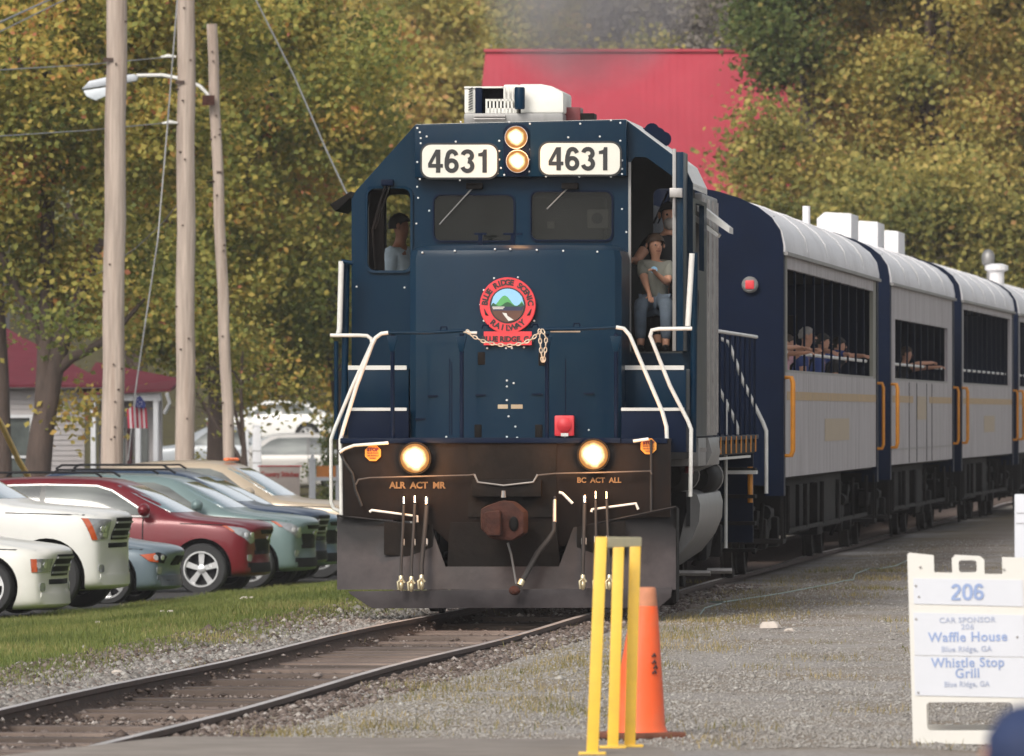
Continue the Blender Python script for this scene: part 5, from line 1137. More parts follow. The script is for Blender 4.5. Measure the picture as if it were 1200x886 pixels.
car('low white car with stacked bumper slots at the left picture edge',WP,82,118.2,4.9,1.86,1.50,.86,.95,1.35,2.25,3.5,zb=.06,kind='sedan',lights='slab',lower=WP,rw=.34,rim=.24)
car('white full size truck with amber cornered headlights in front of the grey sedan',WP2,151,123.8,5.4,2.02,1.93,1.27,1.33,1.45,2.3,4.8,zb=.24,lights='block',lower=WP2,rw=.42,rim=.27,cat='truck')
car('grey blue sedan with orange turn signal tucked beside the white truck',carmat('grey_blue_paint',(.13,.17,.20)),214,130.2,4.5,1.76,1.42,.80,.90,1.25,2.1,3.35,zb=.17,kind='sedan',lights='sedan',rw=.335,rim=.25,lower=carmat('grey_blue_low',(.07,.085,.10)))
car('dark red crossover with bright window trim and five spoke wheels',carmat('dark_red_paint',(.135,.008,.014),.35),318,140.3,4.77,1.84,1.69,1.06,1.10,1.22,2.15,4.2,zb=.24,lights='suv',rw=.37,rim=.255,trim=True,rails=True)
car('pale teal crossover parked right behind the red one',carmat('teal_paint',(.15,.21,.21),.3),372,146.6,4.6,1.85,1.72,1.08,1.13,1.2,2.1,4.1,zb=.24,lights='suv',rails=True)
car('dark blue suv with chrome barred grille, third row of roofs',carmat('dark_blue_paint',(.03,.05,.09),.4),384,150.2,4.8,1.88,1.78,1.16,1.2,1.25,2.15,4.3,zb=.30,lights='block',rails=True)
car('blue grey car with its hood just left of the plow',carmat('blue_grey_paint',(.12,.19,.26),.4),398,153.6,4.7,1.84,1.70,1.06,1.12,1.2,2.1,4.2,lights='suv')
tp=car('tan pickup with orange roof marker lights',carmat('tan_paint',(.42,.34,.25),.3),448,158.6,5.6,2.02,1.92,1.22,1.27,1.55,2.45,4.0,zb=.36,lights='block',rw=.42,rim=.26,cat='pickup')
for k in (-2,-1,0,1,2): MB().ball((tp[3](2.55),k*.17,1.935),(.06,.055,.03)).build('marker_light',mat('orange_marker',(.85,.16,.02),.3,coat=1) if k==-2 else bpy.data.materials['orange_marker'],tp[1],smooth=60)
car('pale blue car with only its hood showing at the left picture edge',carmat('pale_blue_paint',(.30,.38,.45),.3),16,168,4.7,1.8,1.75,1.3,1.35,1.2,2.0,3.4,kind='sedan',lights='sedan',detail=False,group=None,deck=1.3)
car('silver wagon on the far street behind the white posts',carmat('silver_paint',(.48,.46,.44),.4),0,0,4.9,1.85,1.66,.98,1.03,1.15,2.0,4.1,yaw=178,nose=((228-600)/F*262,262),lights='suv',group=None,lower=carmat('silver_low',(.3,.28,.27)))
car('white hatchback on the high street half hidden by leaves',carmat('far_white_paint',(.78,.77,.75),0),0,0,4.6,1.8,1.52,.95,1.0,1.15,1.95,3.4,kind='sedan',yaw=172,nose=((240-600)/F*322,322),lights='sedan',group=None,detail=False)
car('grey pickup on the far street left of the silver wagon',carmat('far_grey_paint',(.30,.32,.34),.2),0,0,5.2,1.9,1.75,1.1,1.15,1.4,2.2,3.2,kind='sedan',deck=1.15,yaw=176,nose=((150-600)/F*275,275),lights='block',group=None,detail=False,cat='pickup')
# ================================================================ left background: house, poles, signs
SIDING=mat('pale_siding',(.42,.39,.39),.8,var=.08,scale=3,dirt=(.3,.27,.26),dirt_amt=.4); MROOF=mat('maroon_roof',(.13,.024,.036),.7,spec=.2,var=.15,scale=4,stretch=(1,4,1),dirt=(.18,.055,.065),dirt_amt=.4)
TRIM=mat('white_trim',(.66,.66,.68),.6,var=.06); SHUT=mat('dark_shutter',(.09,.03,.035),.7); PANE=mat('house_window_glass',(.10,.115,.11),.08,var=.3,scale=2,coat=1)
HO=Vector((W(0,540,198).x,198,-.75)); ha=R(14)
house=empty('house',HO,ha,'low house with pale siding and maroon roof behind the big tree trunk','house')
def hb_(name,x0,x1,y0,y1,z0,z1,m,par=None,bevel=0): return MB().box(x0,x1,y0,y1,z0,z1).build(name,m,par or house,bevel=bevel)
# house local: front wall at y=0 facing camera, x to the right
wall=MB().holed([(-7,0),(1.75,0),(1.75,3.25),(-7,3.25)],[[(.12,1.0),(.62,1.0),(.62,2.6),(.12,2.6)],[(-2.4,1.0),(-1.7,1.0),(-1.7,2.6),(-2.4,2.6)]],(0,.15,0),lambda a,b:(a,0,b)).build('front_wall',SIDING,house)
mb=MB()
for k in range(31):
    z=.05+k*.105
    for x0,x1 in ((-7,-2.45),(-1.65,.07),(.67,1.75)) if 1.0<z<2.6 else ((-7,1.75),): mb.add([(x0,-.002,z+.1),(x1,-.002,z+.1),(x1,-.022,z),(x0,-.022,z),(x0,-.002,z),(x1,-.002,z)],[(0,1,2,3),(3,2,5,4)])
    mb.add([(1.752,0,z+.1),(1.752,6,z+.1),(1.772,6,z),(1.772,0,z)],[(0,1,2,3)])
o=mb.build('clapboard',SIDING,house); o['kind']='stuff'
for x0,x1 in ((.12,.62),(-2.4,-1.7)):
    f=MB().holed([(x0-.07,.93),(x1+.07,.93),(x1+.07,2.67),(x0-.07,2.67)],[[(x0,1.0),(x1,1.0),(x1,2.6),(x0,2.6)]],(0,.1,0),lambda a,b:(a,-.05,b)).build('window',TRIM,house)
    MB().box(x0,x1,.04,.05,1,2.6).build('pane',PANE,f); MB().box(x0,x1,.0,.04,1.78,1.83).build('sash',TRIM,f)
hb_('side_wall',1.6,1.75,.15,6,0,3.25,SIDING)
MB().prism([(-7.3,-.4,3.2),(2.1,-.4,3.2),(2.1,-.4,3.28),(-7.3,-.4,3.28)],(0,.08,0)).build('fascia',TRIM,house)
MB().add([(-7.4,-.45,3.28),(2.2,-.45,3.28),(.2,3.2,4.75),(-7.4,3.2,4.75),(2.2,6.6,3.28),(-7.4,6.6,3.28),(-7.4,-.45,3.22),(2.2,-.45,3.22),(2.2,6.6,3.22),(-7.4,6.6,3.22)],[(0,1,2,3),(1,4,2),(3,2,4,5),(6,7,1,0),(7,8,4,1),(8,9,5,4),(9,6,0,5),(6,9,8,7),(0,3,5)]).build('roof',MROOF,house)
mb=MB()
for k in range(24): 
    x=-7.3+k*.4
    if x<.2: mb.box(x,x+.02,0,.01,0,.01)
# porch wing to the right with posts
pw=empty('porch',HO+Matrix.Rotation(ha,3,'Z')@Vector((1.9,-.1,0)),R(-9),'white porch wing with posts, shutters and maroon roof at the end of the house','porch')
def pb(name,*a,m=TRIM): return MB().box(*a).build(name,m,pw)
pb('wall',-.05,1.25,.9,1.05,0,3.05,m=SIDING)
for x in (.02,.42,.95,1.32): pb('post',x-.05,x+.05,-.05,.05,0,2.95)
for x in (.20,.60): pb('shutter',x-.045,x+.045,.84,.895,.7,2.6,m=SHUT)
pb('door',.70,.98,.86,.895,.1,2.4,m=PANE); pb('window',.30,.50,.86,.895,1,2.4,m=PANE)
pb('beam',-.1,1.42,-.08,.08,2.95,3.12)
pb('rail',1.3,3.2,-.04,.04,.95,1.03); pb('kick_board',1.3,3.2,-.02,.02,.62,.9)
for x in (2.2,3.2): pb('post',x-.05,x+.05,-.05,.05,0,1.1)
MB().add([(-.25,-.3,3.12),(1.68,-.3,3.20),(1.55,1.6,3.4),(-.25,1.6,3.75),(-.25,-.3,3.06),(1.68,-.3,3.14),(1.55,1.6,3.3),(-.25,1.6,3.65)],[(0,1,2,3),(4,7,6,5),(0,4,5,1),(1,5,6,2),(2,6,7,3),(3,7,4,0)]).build('roof',MROOF,pw)
MB().tube([(1.6,-.3,3.1),(1.64,-.2,2.9),(1.5,0,2.7)],.04,6).build('downspout',TRIM,pw)
# far shed at the upper left
sh=W(6,400,225); o=empty('gable_house',(sh.x-1.2,225,float(ground(sh.x,225))),0,'white gabled building end showing at the upper left edge','house')
MB().box(-3,1.1,0,4,0,6.5).build('wall',SIDING,o); MB().prism([(-3.3,-.2,6.5),(1.4,-.2,6.5),(-1,-.2,8.4)],(0,4.4,0)).build('roof',MROOF,o); f=MB().box(.2,.9,-.05,0,3.6,5.0).build('window',TRIM,o); MB().box(.28,.82,-.07,-.05,3.68,4.92).build('pane',PANE,f)
# utility poles
def pole(xt,yt,xb,yb,Y,r,label,cat='utility pole',name='utility_pole'):
    a=W(xt,yt,Y); b=W(xb,yb,Y); gz=float(ground(b.x,Y)); t=(gz-b.z)/(a.z-b.z); foot=b+(a-b)*t
    o=empty(name,(foot.x,Y,gz),0,label,cat); top=a-foot
    top.z=a.z-gz; top.x=a.x-foot.x
    n=14; P=[Vector((top.x*k/n+.012*math.sin(k*2),.012*math.cos(k*1.4),top.z*k/n)) for k in range(n+1)]; P[0].z=-.3
    sh_=MB().tube(P,[r*(1.04-.12*k/n) for k in range(n+1)],18).build('shaft',WOOD,o,smooth=60)
    random.seed(int(Y))
    for k in range(16):
        f=random.random()*.92+.04; ang=random.uniform(-2.6,-.5); c=Vector((top.x*f,0,top.z*f)); d=Vector((math.cos(ang),math.sin(ang),0))
        MB().cyl(c+d*(r*.9),c+d*(r+.03),.018,.018,6).build('bolt',RAILM,sh_)
    MB().box(top.x*.5-r*1.02,top.x*.5-r*.1,-r*1.05,-r*.8,top.z*.72,top.z*.725).build('iron_band',RAILM,sh_)
    return o,foot,top
P1=pole(138.5,-160,131.5,550,166,.187,'nearest and leftmost of the three wooden utility poles')
P2=pole(218.5,-120,217,545,173,.172,'middle wooden utility pole carrying the two side wires')
P3=pole(248,28,269,540,177,.105,'thin leaning wooden pole that holds the street lamp')
# street lamp on pole 3
o=empty('street_lamp',W(245,117,176.8),0,'cobra head street lamp on a curved white arm','street lamp')
rel=lambda x,y,Y=176.8:W(x,y,Y)-W(245,117,176.8)
MB().tube([rel(247,120),rel(243,110),rel(234,101),rel(216,93),rel(190,88),rel(160,88.5)],.035,8).build('arm',WHITE,o,smooth=50)
LH=mat('lamp_head_grey',(.40,.42,.45),.45,metal=.3,var=.08)
def sh2(pts,w_,name,m): 
    return MB().prism([rel(x,y,176.8-w_/2) for x,y in pts],(0,w_,0)).build(name,m,o,bevel=.03)
sh2([(95,105),(104,95),(125,90),(158,86.5),(162,90),(160,95),(128,100)],.36,'lamp_housing',LH); sh2([(97,106),(128,101),(138,100),(128,111),(112,118),(101,113)],.28,'lamp_glass',mat('lamp_bowl',(.62,.66,.70),.2,var=.1,coat=.5))
MB().box(-.12,.10,-.14,.0,-.10,.08).build('bracket',RUST,o)
def wire(label,pts,r,name='wire',m=None,cat='wire',group='overhead wires'):
    Q=[W(*p) for p in pts]; o=MB().tube(Q,r,6).build(name,m or GREY,None); o['label']=label;o['category']=cat
    if group:o['group']=group
    return o
wire('upper side wire running left from the middle pole',[(-60,86,150),(0,82,155),(100,76,164),(190,67.5,173),(206,66,173)],.012)
wire('lower side wire running left from the middle pole',[(-60,164,150),(0,159.5,155),(100,153,164),(190,144.5,173),(206,143,173)],.012)
wire('thick bright cable crossing the upper left corner',[(-60,62,160),(0,26,164),(55,1,168),(120,-30,172)],.018)
wire('faint lower cable crossing the upper left corner',[(-60,70,160),(0,37,164),(75,0,168),(120,-22,172)],.012)
wire('long diagonal wire coming down to the left corner of the cab roof',[(270,-60,180),(300,0,176),(345,90,170),(382,175,165),(404,222,162),(450,300,158)],.016)
wire('thin slack wire from the bolt on the middle pole',[(214,232,173),(190,262,175),(160,290,178),(120,318,182),(60,342,190),(0,320,198)],.010)
gw=wire('steel guy wire slanting down beside the flag',[(210,-30,172.8),(196,150,171),(185,280,170),(170,380,169),(159,456,168),(150,540,167)],.014,'guy_wire',cat='guy wire',group=None)
for x,y in ((197,66.5),(199,144)):
    p=W(x,y,172.9); mb=MB().tube([p+Vector((-.14,0,-.01)),p+Vector((0,0,.015)),p+Vector((.14,0,0))],[.015,.035,.02],8); o=mb.build('insulator',WHITE); tag(o,'white wire clamp at the %s side wire of the middle pole'%('upper' if y<100 else 'lower'),'insulator')
yg=MB().tube([W(-25,455,150),W(3,500,152),W(22,540,154),W(57,598,157)],.045,10).build('guy_guard',YEL); tag(yg,'yellow plastic guy wire guard slanting over the red crossover','guy guard')
# flag
FR=mat('flag_red',(.42,.03,.06),.8); FW=mat('flag_white',(.62,.55,.56),.8); FB=mat('flag_blue',(.03,.04,.16),.8)
fo=W(160,484,167); fl=empty('flag',fo,0,'small striped flag hanging folded from the guy wire','flag')
wv=lambda x:.05*math.sin(x*22)
for k in range(9):
    x0=-.17+k*.038; x1=x0+.038; MB().prism([(x0,wv(x0),.16-.02*abs(k-5)),(x1,wv(x1),.16-.02*abs(k-4)),(x1+.02,wv(x1)+.02,-.26),(x0+.02,wv(x0)+.02,-.26-.01*(k%2))],(0,.012,0)).build('stripe',FR if k%2==0 else FW,fl)
MB().prism([(-.02,-.06,.10),(.14,-.05,.08),(.16,-.03,.16),(.06,-.03,.30),(0,-.04,.26)],(0,.02,0)).build('canton',FB,fl)
mb=MB()
for k in range(7): mb.ball((.02+.035*(k%3),-.068,.12+.035*(k//2)),.009,6,4)
mb.build('star',FW,fl)
# white posts, Stitches sign, orange sign, picket
for x0,x1,yt,lab in ((283,291.5,505,'left of the pair of square white posts by the silver wagon'),(296,306,500,'right of the pair of square white posts by the silver wagon')):
    a=W(x0,yt,225); b=W(x1,yt,225); gz=float(ground(a.x,225)); o=empty('white_post',(a.x,225,gz),0,lab,'post'); q=MB().box(0,b.x-a.x,0,.18,-.1,a.z-gz).build('post',TRIM,o,bevel=.01); MB().box(-.01,b.x-a.x+.01,-.01,.19,a.z-gz,a.z-gz+.04).build('cap',TRIM,q)
    for y in (529,543): MB().box(-.005,b.x-a.x+.005,-.005,.185,W(0,y,225).z-gz,W(0,y,225).z-gz+.02).build('groove',GREY,q)
a=W(304,547,215); b=W(351.5,584,215); o=empty('shop_sign',(a.x,215,0),0,'white board with red Stitches lettering beside the white picket','sign')
SGN=mat('sign_board_cream',(.62,.52,.46),.6,var=.06); q=MB().box(0,b.x-a.x,0,.06,b.z,a.z).build('board',SGN,o,bevel=.01)
MB().box(-.03,b.x-a.x+.03,-.01,.07,a.z,a.z+.03).build('frame',RED,q)
REDL=mat('red_lettering',(.55,.06,.05),.6); text('Country Stitches',.155,REDL,q,((b.x-a.x)*.5,-.012,a.z-.17),bold=.004,xs=.80)
text('shop',.14,INK,q,((b.x-a.x)*.82,-.012,a.z-.42),bold=.003) if False else None
for x in (.05,b.x-a.x-.05): MB().box(x-.04,x+.04,.06,.12,-.9,a.z-.1).build('leg',TRIM,q)
a=W(366,534,214); gz=-.6; o=empty('picket_post',(a.x,214,gz),0,'pointed white picket post between the shop sign and the orange sign','post'); MB().box(-.07,.07,-.07,.07,0,a.z-gz-.12).build('post',TRIM,o,bevel=.01); MB().lathe([(.09,0),(.09,.03),(.05,.07),(.04,.1),(.001,.16)],(0,0,a.z-gz-.12),(0,0,1),12).build('finial',TRIM,o,smooth=40)
a=W(371,546,214); b=W(394,559,214); o=empty('orange_sign',(a.x,214,0),0,'small orange board on a white crossbar','sign'); q=MB().box(0,b.x-a.x,0,.04,b.z,a.z).build('board',mat('orange_board',(.68,.24,.05),.6,var=.1),o); MB().box(-.06,b.x-a.x+.1,-.02,.06,b.z-.08,b.z).build('crossbar',TRIM,q); MB().box(.42,.50,0,.08,-.7,a.z+.02).build('leg',TRIM,q)
# ================================================================ red roofed building
RROOF=mat('red_metal_roof',(.37,.045,.066),.55,var=.1,scale=.4,spec=.2,dirt=(.43,.085,.105),dirt_amt=.5,dirt_scale=.25)
RY=262; a=W(569,60,RY+7); e0=W(565,215,RY)
bx=a.x; bl=empty('red_roof_building',(bx,RY,float(ground(bx+6,RY))),0,'large building with a bright red standing seam metal roof behind the locomotive','building')
gz=bl.location.z; zt=a.z-gz; ze=4.6; Wd_=13.5
MB().add([(-.75,0,ze),(Wd_,0,ze),(Wd_,7,zt),(.0,7,zt),(Wd_,14,ze),(-.05,14,ze),(-.05,0,ze-.15),(Wd_,0,ze-.15),(Wd_,14,ze-.15),(-.05,14,ze-.15)],[(0,1,2,3),(3,2,4,5),(6,9,8,7),(0,6,7,1),(5,4,8,9),(0,3,5,9,6),(1,7,8,4,2)]).build('roof',RROOF,bl)
rp=bl.children[0]; mb=MB(); n_=int(Wd_/.21)
sl=Vector((0,7,zt-ze)); nn=Vector((0,-(zt-ze),7)).normalized()
for k in range(n_+1):
    x=k*Wd_/n_; mb.hexa([Vector(p) for p in ((x-.012,0,ze),(x+.012,0,ze),(x+.012,7,zt),(x-.012,7,zt))]+[Vector(p)+nn*.010 for p in ((x-.012,0,ze),(x+.012,0,ze),(x+.012,7,zt),(x-.012,7,zt))])
mb.build('standing_seam',RROOF,rp)['kind']='stuff'
MB().box(-.05,Wd_,6.85,7.15,zt-.03,zt+.06).build('ridge_cap',RROOF,rp,bevel=.02)
MB().holed([(.3,0),(Wd_-.3,0),(Wd_-.3,ze-.15),(.3,ze-.15)],[[(2+3*k,1.2),(3+3*k,1.2),(3+3*k,3),(2+3*k,3)] for k in range(4)],(0,.2,0),lambda x,z:(x,.4,z)).build('front_wall',SIDING,bl)
for k in range(4): MB().box(2+3*k,3+3*k,.5,.52,1.2,3).build('window',PANE,bl)
MB().prism([(.3,.6,0),(.3,13.4,0),(.3,13.4,ze-.2),(.3,7,zt-.3),(.3,.6,ze-.2)],(.2,0,0)).build('gable_wall',SIDING,bl); MB().prism([(Wd_-.5,.6,0),(Wd_-.5,13.4,0),(Wd_-.5,13.4,ze-.2),(Wd_-.5,7,zt-.3),(Wd_-.5,.6,ze-.2)],(.2,0,0)).build('gable_wall',SIDING,bl)
MB().box(.3,Wd_-.3,13.4,13.6,0,ze-.2).build('rear_wall',SIDING,bl)
# ================================================================ foreground: bollard rail, cone, A-frame signs
b0=W(693,883,53.3); rl=empty('yellow_rail',(b0.x,53.3,.08),0,'yellow steel guard rail of three square posts at the edge of the pavement','guard rail')
def postpx(xt,yt,xb,yb,Y,w_):
    a=W(xt,yt,Y)-Vector(rl.location); c=W(xb,yb,Y)-Vector(rl.location); c.z=0
    h=w_/2; d=.05
    MB().hexa([(c.x-h,c.y-d/2,c.z),(c.x+h,c.y-d/2,c.z),(c.x+h,c.y+d/2,c.z),(c.x-h,c.y+d/2,c.z),(a.x-h,a.y-d/2,a.z),(a.x+h,a.y-d/2,a.z),(a.x+h,a.y+d/2,a.z),(a.x-h,a.y+d/2,a.z)]).build('post',YEL,rl,bevel=.006)
    MB().box(c.x-.075,c.x+.075,c.y-.06,c.y+.06,-.0,.014).build('base_plate',YEL,rl,bevel=.003)
    return a
A_=postpx(704.5,629,694,884,53.3,.066); B_=postpx(725,639,718,877,54.3,.062); C_=postpx(744.5,637,738,876,54.5,.062)
YELP=mat('faded_yellow_paint',(.74,.64,.36),.5,var=.08,scale=6)
MB().hexa([(A_.x+.033,A_.y-.03,A_.z-.06),(C_.x+.034,C_.y-.03,C_.z-.015),(C_.x+.034,C_.y+.03,C_.z-.015),(A_.x+.033,A_.y+.03,A_.z-.06),(A_.x+.033,A_.y-.03,A_.z),(C_.x+.034,C_.y-.03,C_.z+.035),(C_.x+.034,C_.y+.03,C_.z+.035),(A_.x+.033,A_.y+.03,A_.z)]).build('top_bar',YELP,rl,bevel=.012)
# traffic cone
CONE=mat('faded_orange_cone',(.85,.115,.025),.55,var=.05,scale=3,dirt=(.50,.16,.08),dirt_amt=.5,dirt_scale=3.5); CONET=mat('cone_top_dirty',(.48,.19,.10),.7,var=.15,scale=8,dirt=(.2,.1,.06),dirt_amt=.5)
cpz=W(746,867,58.0); cone=empty('traffic_cone',(cpz.x,58.0,.0),R(32),'tall faded orange traffic cone on a square base behind the yellow rail','traffic cone')
tl_=.045
q=MB(); prf=[(.185,.045),(.178,.06),(.165,.09),(.14,.30),(.112,.52),(.088,.72)]
def ring_(r_,h_): return [(r_*math.cos(2*math.pi*i/36)+h_*.04,r_*math.sin(2*math.pi*i/36)-h_*.05,h_) for i in range(36)]
def stack(pr): 
    vs=[p for r_,h_ in pr for p in ring_(r_,h_)]; m_=len(pr); return MB().add(vs,[(j*36+i,j*36+(i+1)%36,(j+1)*36+(i+1)%36,(j+1)*36+i) for j in range(m_-1) for i in range(36)]+[tuple(range(35,-1,-1)),tuple(range((m_-1)*36,m_*36))])
cbod=stack(prf+[(.076,.80)]).build('cone_body',CONE,cone,smooth=50); stack([(.0762,.8001),(.066,.87),(.060,.905),(.052,.912),(.046,.90),(.044,.80)]).build('cone_top',CONET,cone,smooth=50)
MB().box(-.215,.215,-.215,.215,.012,.05).build('base',mat('cone_base',(.16,.06,.035),.8,var=.3,scale=6),cone,bevel=.012)
text('RR',.09,INK,cbod,(.125,-.20,.47),rot=(math.pi/2,R(82),R(28)),bold=.002) if False else None
p_=[(.142,-.055,.56),(.150,-.05,.52),(.146,-.06,.47),(.157,-.055,.43)]
# scuffed black marks on the cone side
for k,(a0,z0) in enumerate(((-60,.50),(-60,.46),(-56,.43),(-60,.40))):
    ang=R(a0-32); rr_=.185-(z0-.045)*.143+.004; MB().tube([(rr_*math.cos(ang)+z0*.04,rr_*math.sin(ang)-z0*.05,z0),(rr_*math.cos(ang+.12)+z0*.04,rr_*math.sin(ang+.12)-z0*.05,z0+.018),(rr_*math.cos(ang+.2)+z0*.04,rr_*math.sin(ang+.2)-z0*.05,z0)],.006,5).build('scuff_mark',INK,cbod)
# A frame signs
SW=mat('sign_white_plastic',(.60,.58,.54),.5,var=.04,scale=3,dirt=(.55,.5,.44),dirt_amt=.3,dirt_scale=3); SP=mat('sign_panel_print',(.54,.55,.59),.5,var=.02)
LET=mat('pale_blue_lettering',(.24,.31,.50),.6,var=.08); LET2=mat('grey_blue_lettering',(.34,.38,.50),.6,var=.08)
SY=57.3; so=W(1070,874,SY); sg=empty('sandwich_board',(so.x,SY,0),R(-1.0),'white folding sign board reading 206 Waffle House and Whistle Stop Grill','sign')
k_=F/SY; u_=lambda x,y:((x-1071-(874-y)*.028)/k_, (872-y)/k_)
lean=.10
def sgp(pts,name,m,dy=0,th=.03,par=None,holes=(),bevel=0):
    f=lambda a,b:(a,b*lean-dy,b)
    return MB().holed([u_(*p) for p in pts],[[u_(*p) for p in h] for h in holes],(0,th,0),f).build(name,m,par or sg,bevel=bevel)
xr_=1208
fr=[(1071,874),(1071,650),(1074,648),(1102,651),(1102,671),(1123,671.5),(1123,655),(1127,650.5),(1156,652),(1161,656),(1161,673),(1182,673),(1182,653),(xr_,654),(xr_,878),(1190,878),(1189,873),(1087,871),(1086,874)]
board=sgp(fr,'front_leaf',SW,holes=[rr(1131,1152,657,671,3),rr(1088,1189,823,856,5)])
sgp([(1077,678),(xr_-3,680),(xr_-3,711),(1077,708)],'number_panel',SP,dy=.006,th=.008,par=board)
sgp([(1076,718),(xr_-3,721),(xr_-3,770),(1076,768)],'sponsor_panel',SP,dy=.006,th=.008,par=board)
sgp([(1075,769),(xr_-3,771),(xr_-3,818),(1075,815)],'sponsor_panel',SP,dy=.006,th=.008,par=board)
def stx(s,x,y,h,m,bold,xs=1,par=None):
    a,b=u_(x,y); text(s,h/k_*1.27,m,board,(a,b*lean-.009,b),rot=(math.pi/2-math.atan(lean),R(-.9),0),bold=bold*.38,depth=.0015,xs=xs,sp=1.07)
a,b=u_(1140,694); digits('206',19/k_,LET,board,(a,b*lean-.0095,b),rot=(math.pi/2-math.atan(lean),R(-.9),0),xs=1.05,depth=.0015,gap=.66); stx('CAR SPONSOR',1139,727,7,LET2,.0008,1.05); stx('206',1139,735,7,LET2,.0008,1.1)
stx('Waffle House',1139,747,12.5,LET,.0035,.98); stx('Blue Ridge, GA',1137,761,7.2,LET2,.0015,.98); stx('Whistle Stop',1138,777,12.5,LET,.0035,.95); stx('Grill',1137,789.5,12.5,LET,.0035,.95); stx('Blue Ridge, GA',1136,802,7.2,LET2,.0012,.88)
mb=MB()
for x,y in ((1080,687),(1086,665),(1184,668),(1079,726),(1079,812),(1197,747),(1083,700)): a,b=u_(x,y); mb.lathe([(.008,0),(.005,.006)],(a,b*lean-.006,b),(0,-1,0),6)
mb.build('screw',STEEL,board)
# back leaf
hT=u_(1074,650)[1]-.14; MB().holed([(0.02,0),(.68,0),(.68,hT),(.02,hT)],[[(.1,.1),(.6,.1),(.6,.3),(.1,.3)]],(0,.03,0),lambda a,b:(a,hT*lean+.03+(hT-b)*.32,b)).build('back_leaf',SW,sg)
so=W(1189,874,60.5); s2=empty('sandwich_board',(so.x,60.5,0),0,'taller white board sign behind the Waffle House sign at the right edge','sign')
zt2=W(0,579,60.5).z; q=MB().box(0,.66,0,.04,.15,zt2).build('board',SP,s2,bevel=.012)
for x in (.0,.60): MB().box(x,x+.06,.0,.05,0,.2).build('leg',SW,q)
for y in (601,613): z=W(0,y,60.5).z; MB().box(.01,.65,-.003,0,z-.004,z).build('panel_line',GREY,q)
text('Car',.07,LET2,q,(.10,-.004,W(0,662,60.5).z),bold=.001); text('Blue Ridge Scenic Railway',.035,LET2,q,(.33,-.004,W(0,590,60.5).z)) if False else None
# litter: fallen teal hose lines and pale rocks by the train
HOSE=mat('pale_green_cord',(.27,.34,.31),.7)
def gp(x,y):
    Y=CZ*F/(y-HY); X=(x-600)/F*Y; return Vector((X,Y,float(ground(X,Y))+.02))
o=MB().tube([gp(x,y)+Vector((0,0,.005)) for x,y in ((820,722),(826,713),(845,708),(832,705),(848,706),(905,699),(925,696),(940,693),(968,688),(990,683),(1000,682),(1002,675),(1020,668),(1030,669),(1050,665),(1072,655))],.007,6).build('green_cord',HOSE); tag(o,'pale green cord lying loosely on the gravel along the train','cord')
def rock(x,y,s,label,m,nm='rock'):
    p=gp(x,y); rnd=random.Random(x); v=[(math.cos(a)*math.cos(b)*rnd.uniform(.8,1.2)*s,math.sin(a)*math.cos(b)*rnd.uniform(.8,1.2)*s,max(-.2,math.sin(b))*rnd.uniform(.7,1.1)*s*.6) for b in (-.3,.3,.9) for a in np.arange(0,6.28,.9)]
    bm=bmesh.new(); [bm.verts.new(q) for q in v]; bmesh.ops.convex_hull(bm,input=bm.verts); me=bpy.data.meshes.new(nm); bm.to_mesh(me); bm.free(); me.materials.append(m); o=link(bpy.data.objects.new(nm,me)); o.location=p; tag(o,label,'rock'); return o
PALE=mat('pale_rock',(.48,.42,.37),.8,var=.1,scale=8); BRK=mat('orange_brick_bit',(.42,.14,.07),.85,var=.2,scale=10)
rock(902,737,.10,'large pale rock on the gravel right of the cone',PALE); rock(925,741,.05,'small pale stone beside the larger pale rock',PALE); rock(486,748,.11,'pale stone between the rails just ahead of the plow',PALE); rock(130,822,.07,'orange brick fragment between the rails near the left edge',BRK); rock(190,843,.05,'brown fragment between the rails close to the right rail',BRK); rock(240,806,.06,'reddish chunk by the inner side of the left rail',BRK); rock(235,800,.05,'second reddish chunk by the left rail',BRK)
for x,y,s in ((286,689,.09),(295,690,.06),(200,706,.07),(190,702,.05),(115,709,.06),(138,787,.09)): rock(x,y,s*.55,{286:'larger white stone below the red car front',295:'smaller white stone below the red car front',200:'white stone in the lawn in front of the red wheel',190:'small white stone under the grey sedan bumper',115:'white stone by the white truck bumper',138:'flat grey stone at the edge of the lawn'}[x],PALE)
# ================================================================ foliage
def leafmat(name, stops, trans=.25):
    stops=[(p,tuple(min(.62,x*(1.14 if trans>=.4 else 1)) for x in c)) for p,c in stops]; m=bpy.data.materials.new(name); m.use_nodes=True; t=m.node_tree; N=t.nodes; K=t.links; b=N['Principled BSDF']; b.inputs['Roughness'].default_value=.65; b.inputs['Specular IOR Level'].default_value=.3
    a=N.new('ShaderNodeAttribute'); a.attribute_name='tint'; r=N.new('ShaderNodeValToRGB'); e=r.color_ramp.elements
    while len(e)<len(stops): e.new(.5)
    for i,(p,c) in enumerate(stops): e[i].position=p; e[i].color=(*c,1)
    K.new(a.outputs['Fac'],r.inputs[0]); K.new(r.outputs[0],b.inputs['Base Color'])
    tr=N.new('ShaderNodeBsdfTranslucent'); K.new(r.outputs[0],tr.inputs[0]); mx=N.new('ShaderNodeMixShader'); mx.inputs[0].default_value=trans
    K.new(b.outputs[0],mx.inputs[1]); K.new(tr.outputs[0],mx.inputs[2]); K.new(mx.outputs[0],N['Material Output'].inputs[0]); return m
AUT=leafmat('autumn_leaves',[(0,(.10,.13,.035)),(.3,(.22,.24,.06)),(.55,(.39,.345,.085)),(.8,(.56,.40,.10)),(.93,(.56,.27,.08)),(1,(.45,.17,.09))],.5)
YGR=leafmat('yellow_green_leaves',[(0,(.13,.145,.04)),(.3,(.28,.265,.075)),(.6,(.44,.37,.105)),(.85,(.56,.42,.13)),(1,(.52,.30,.12))],.5)
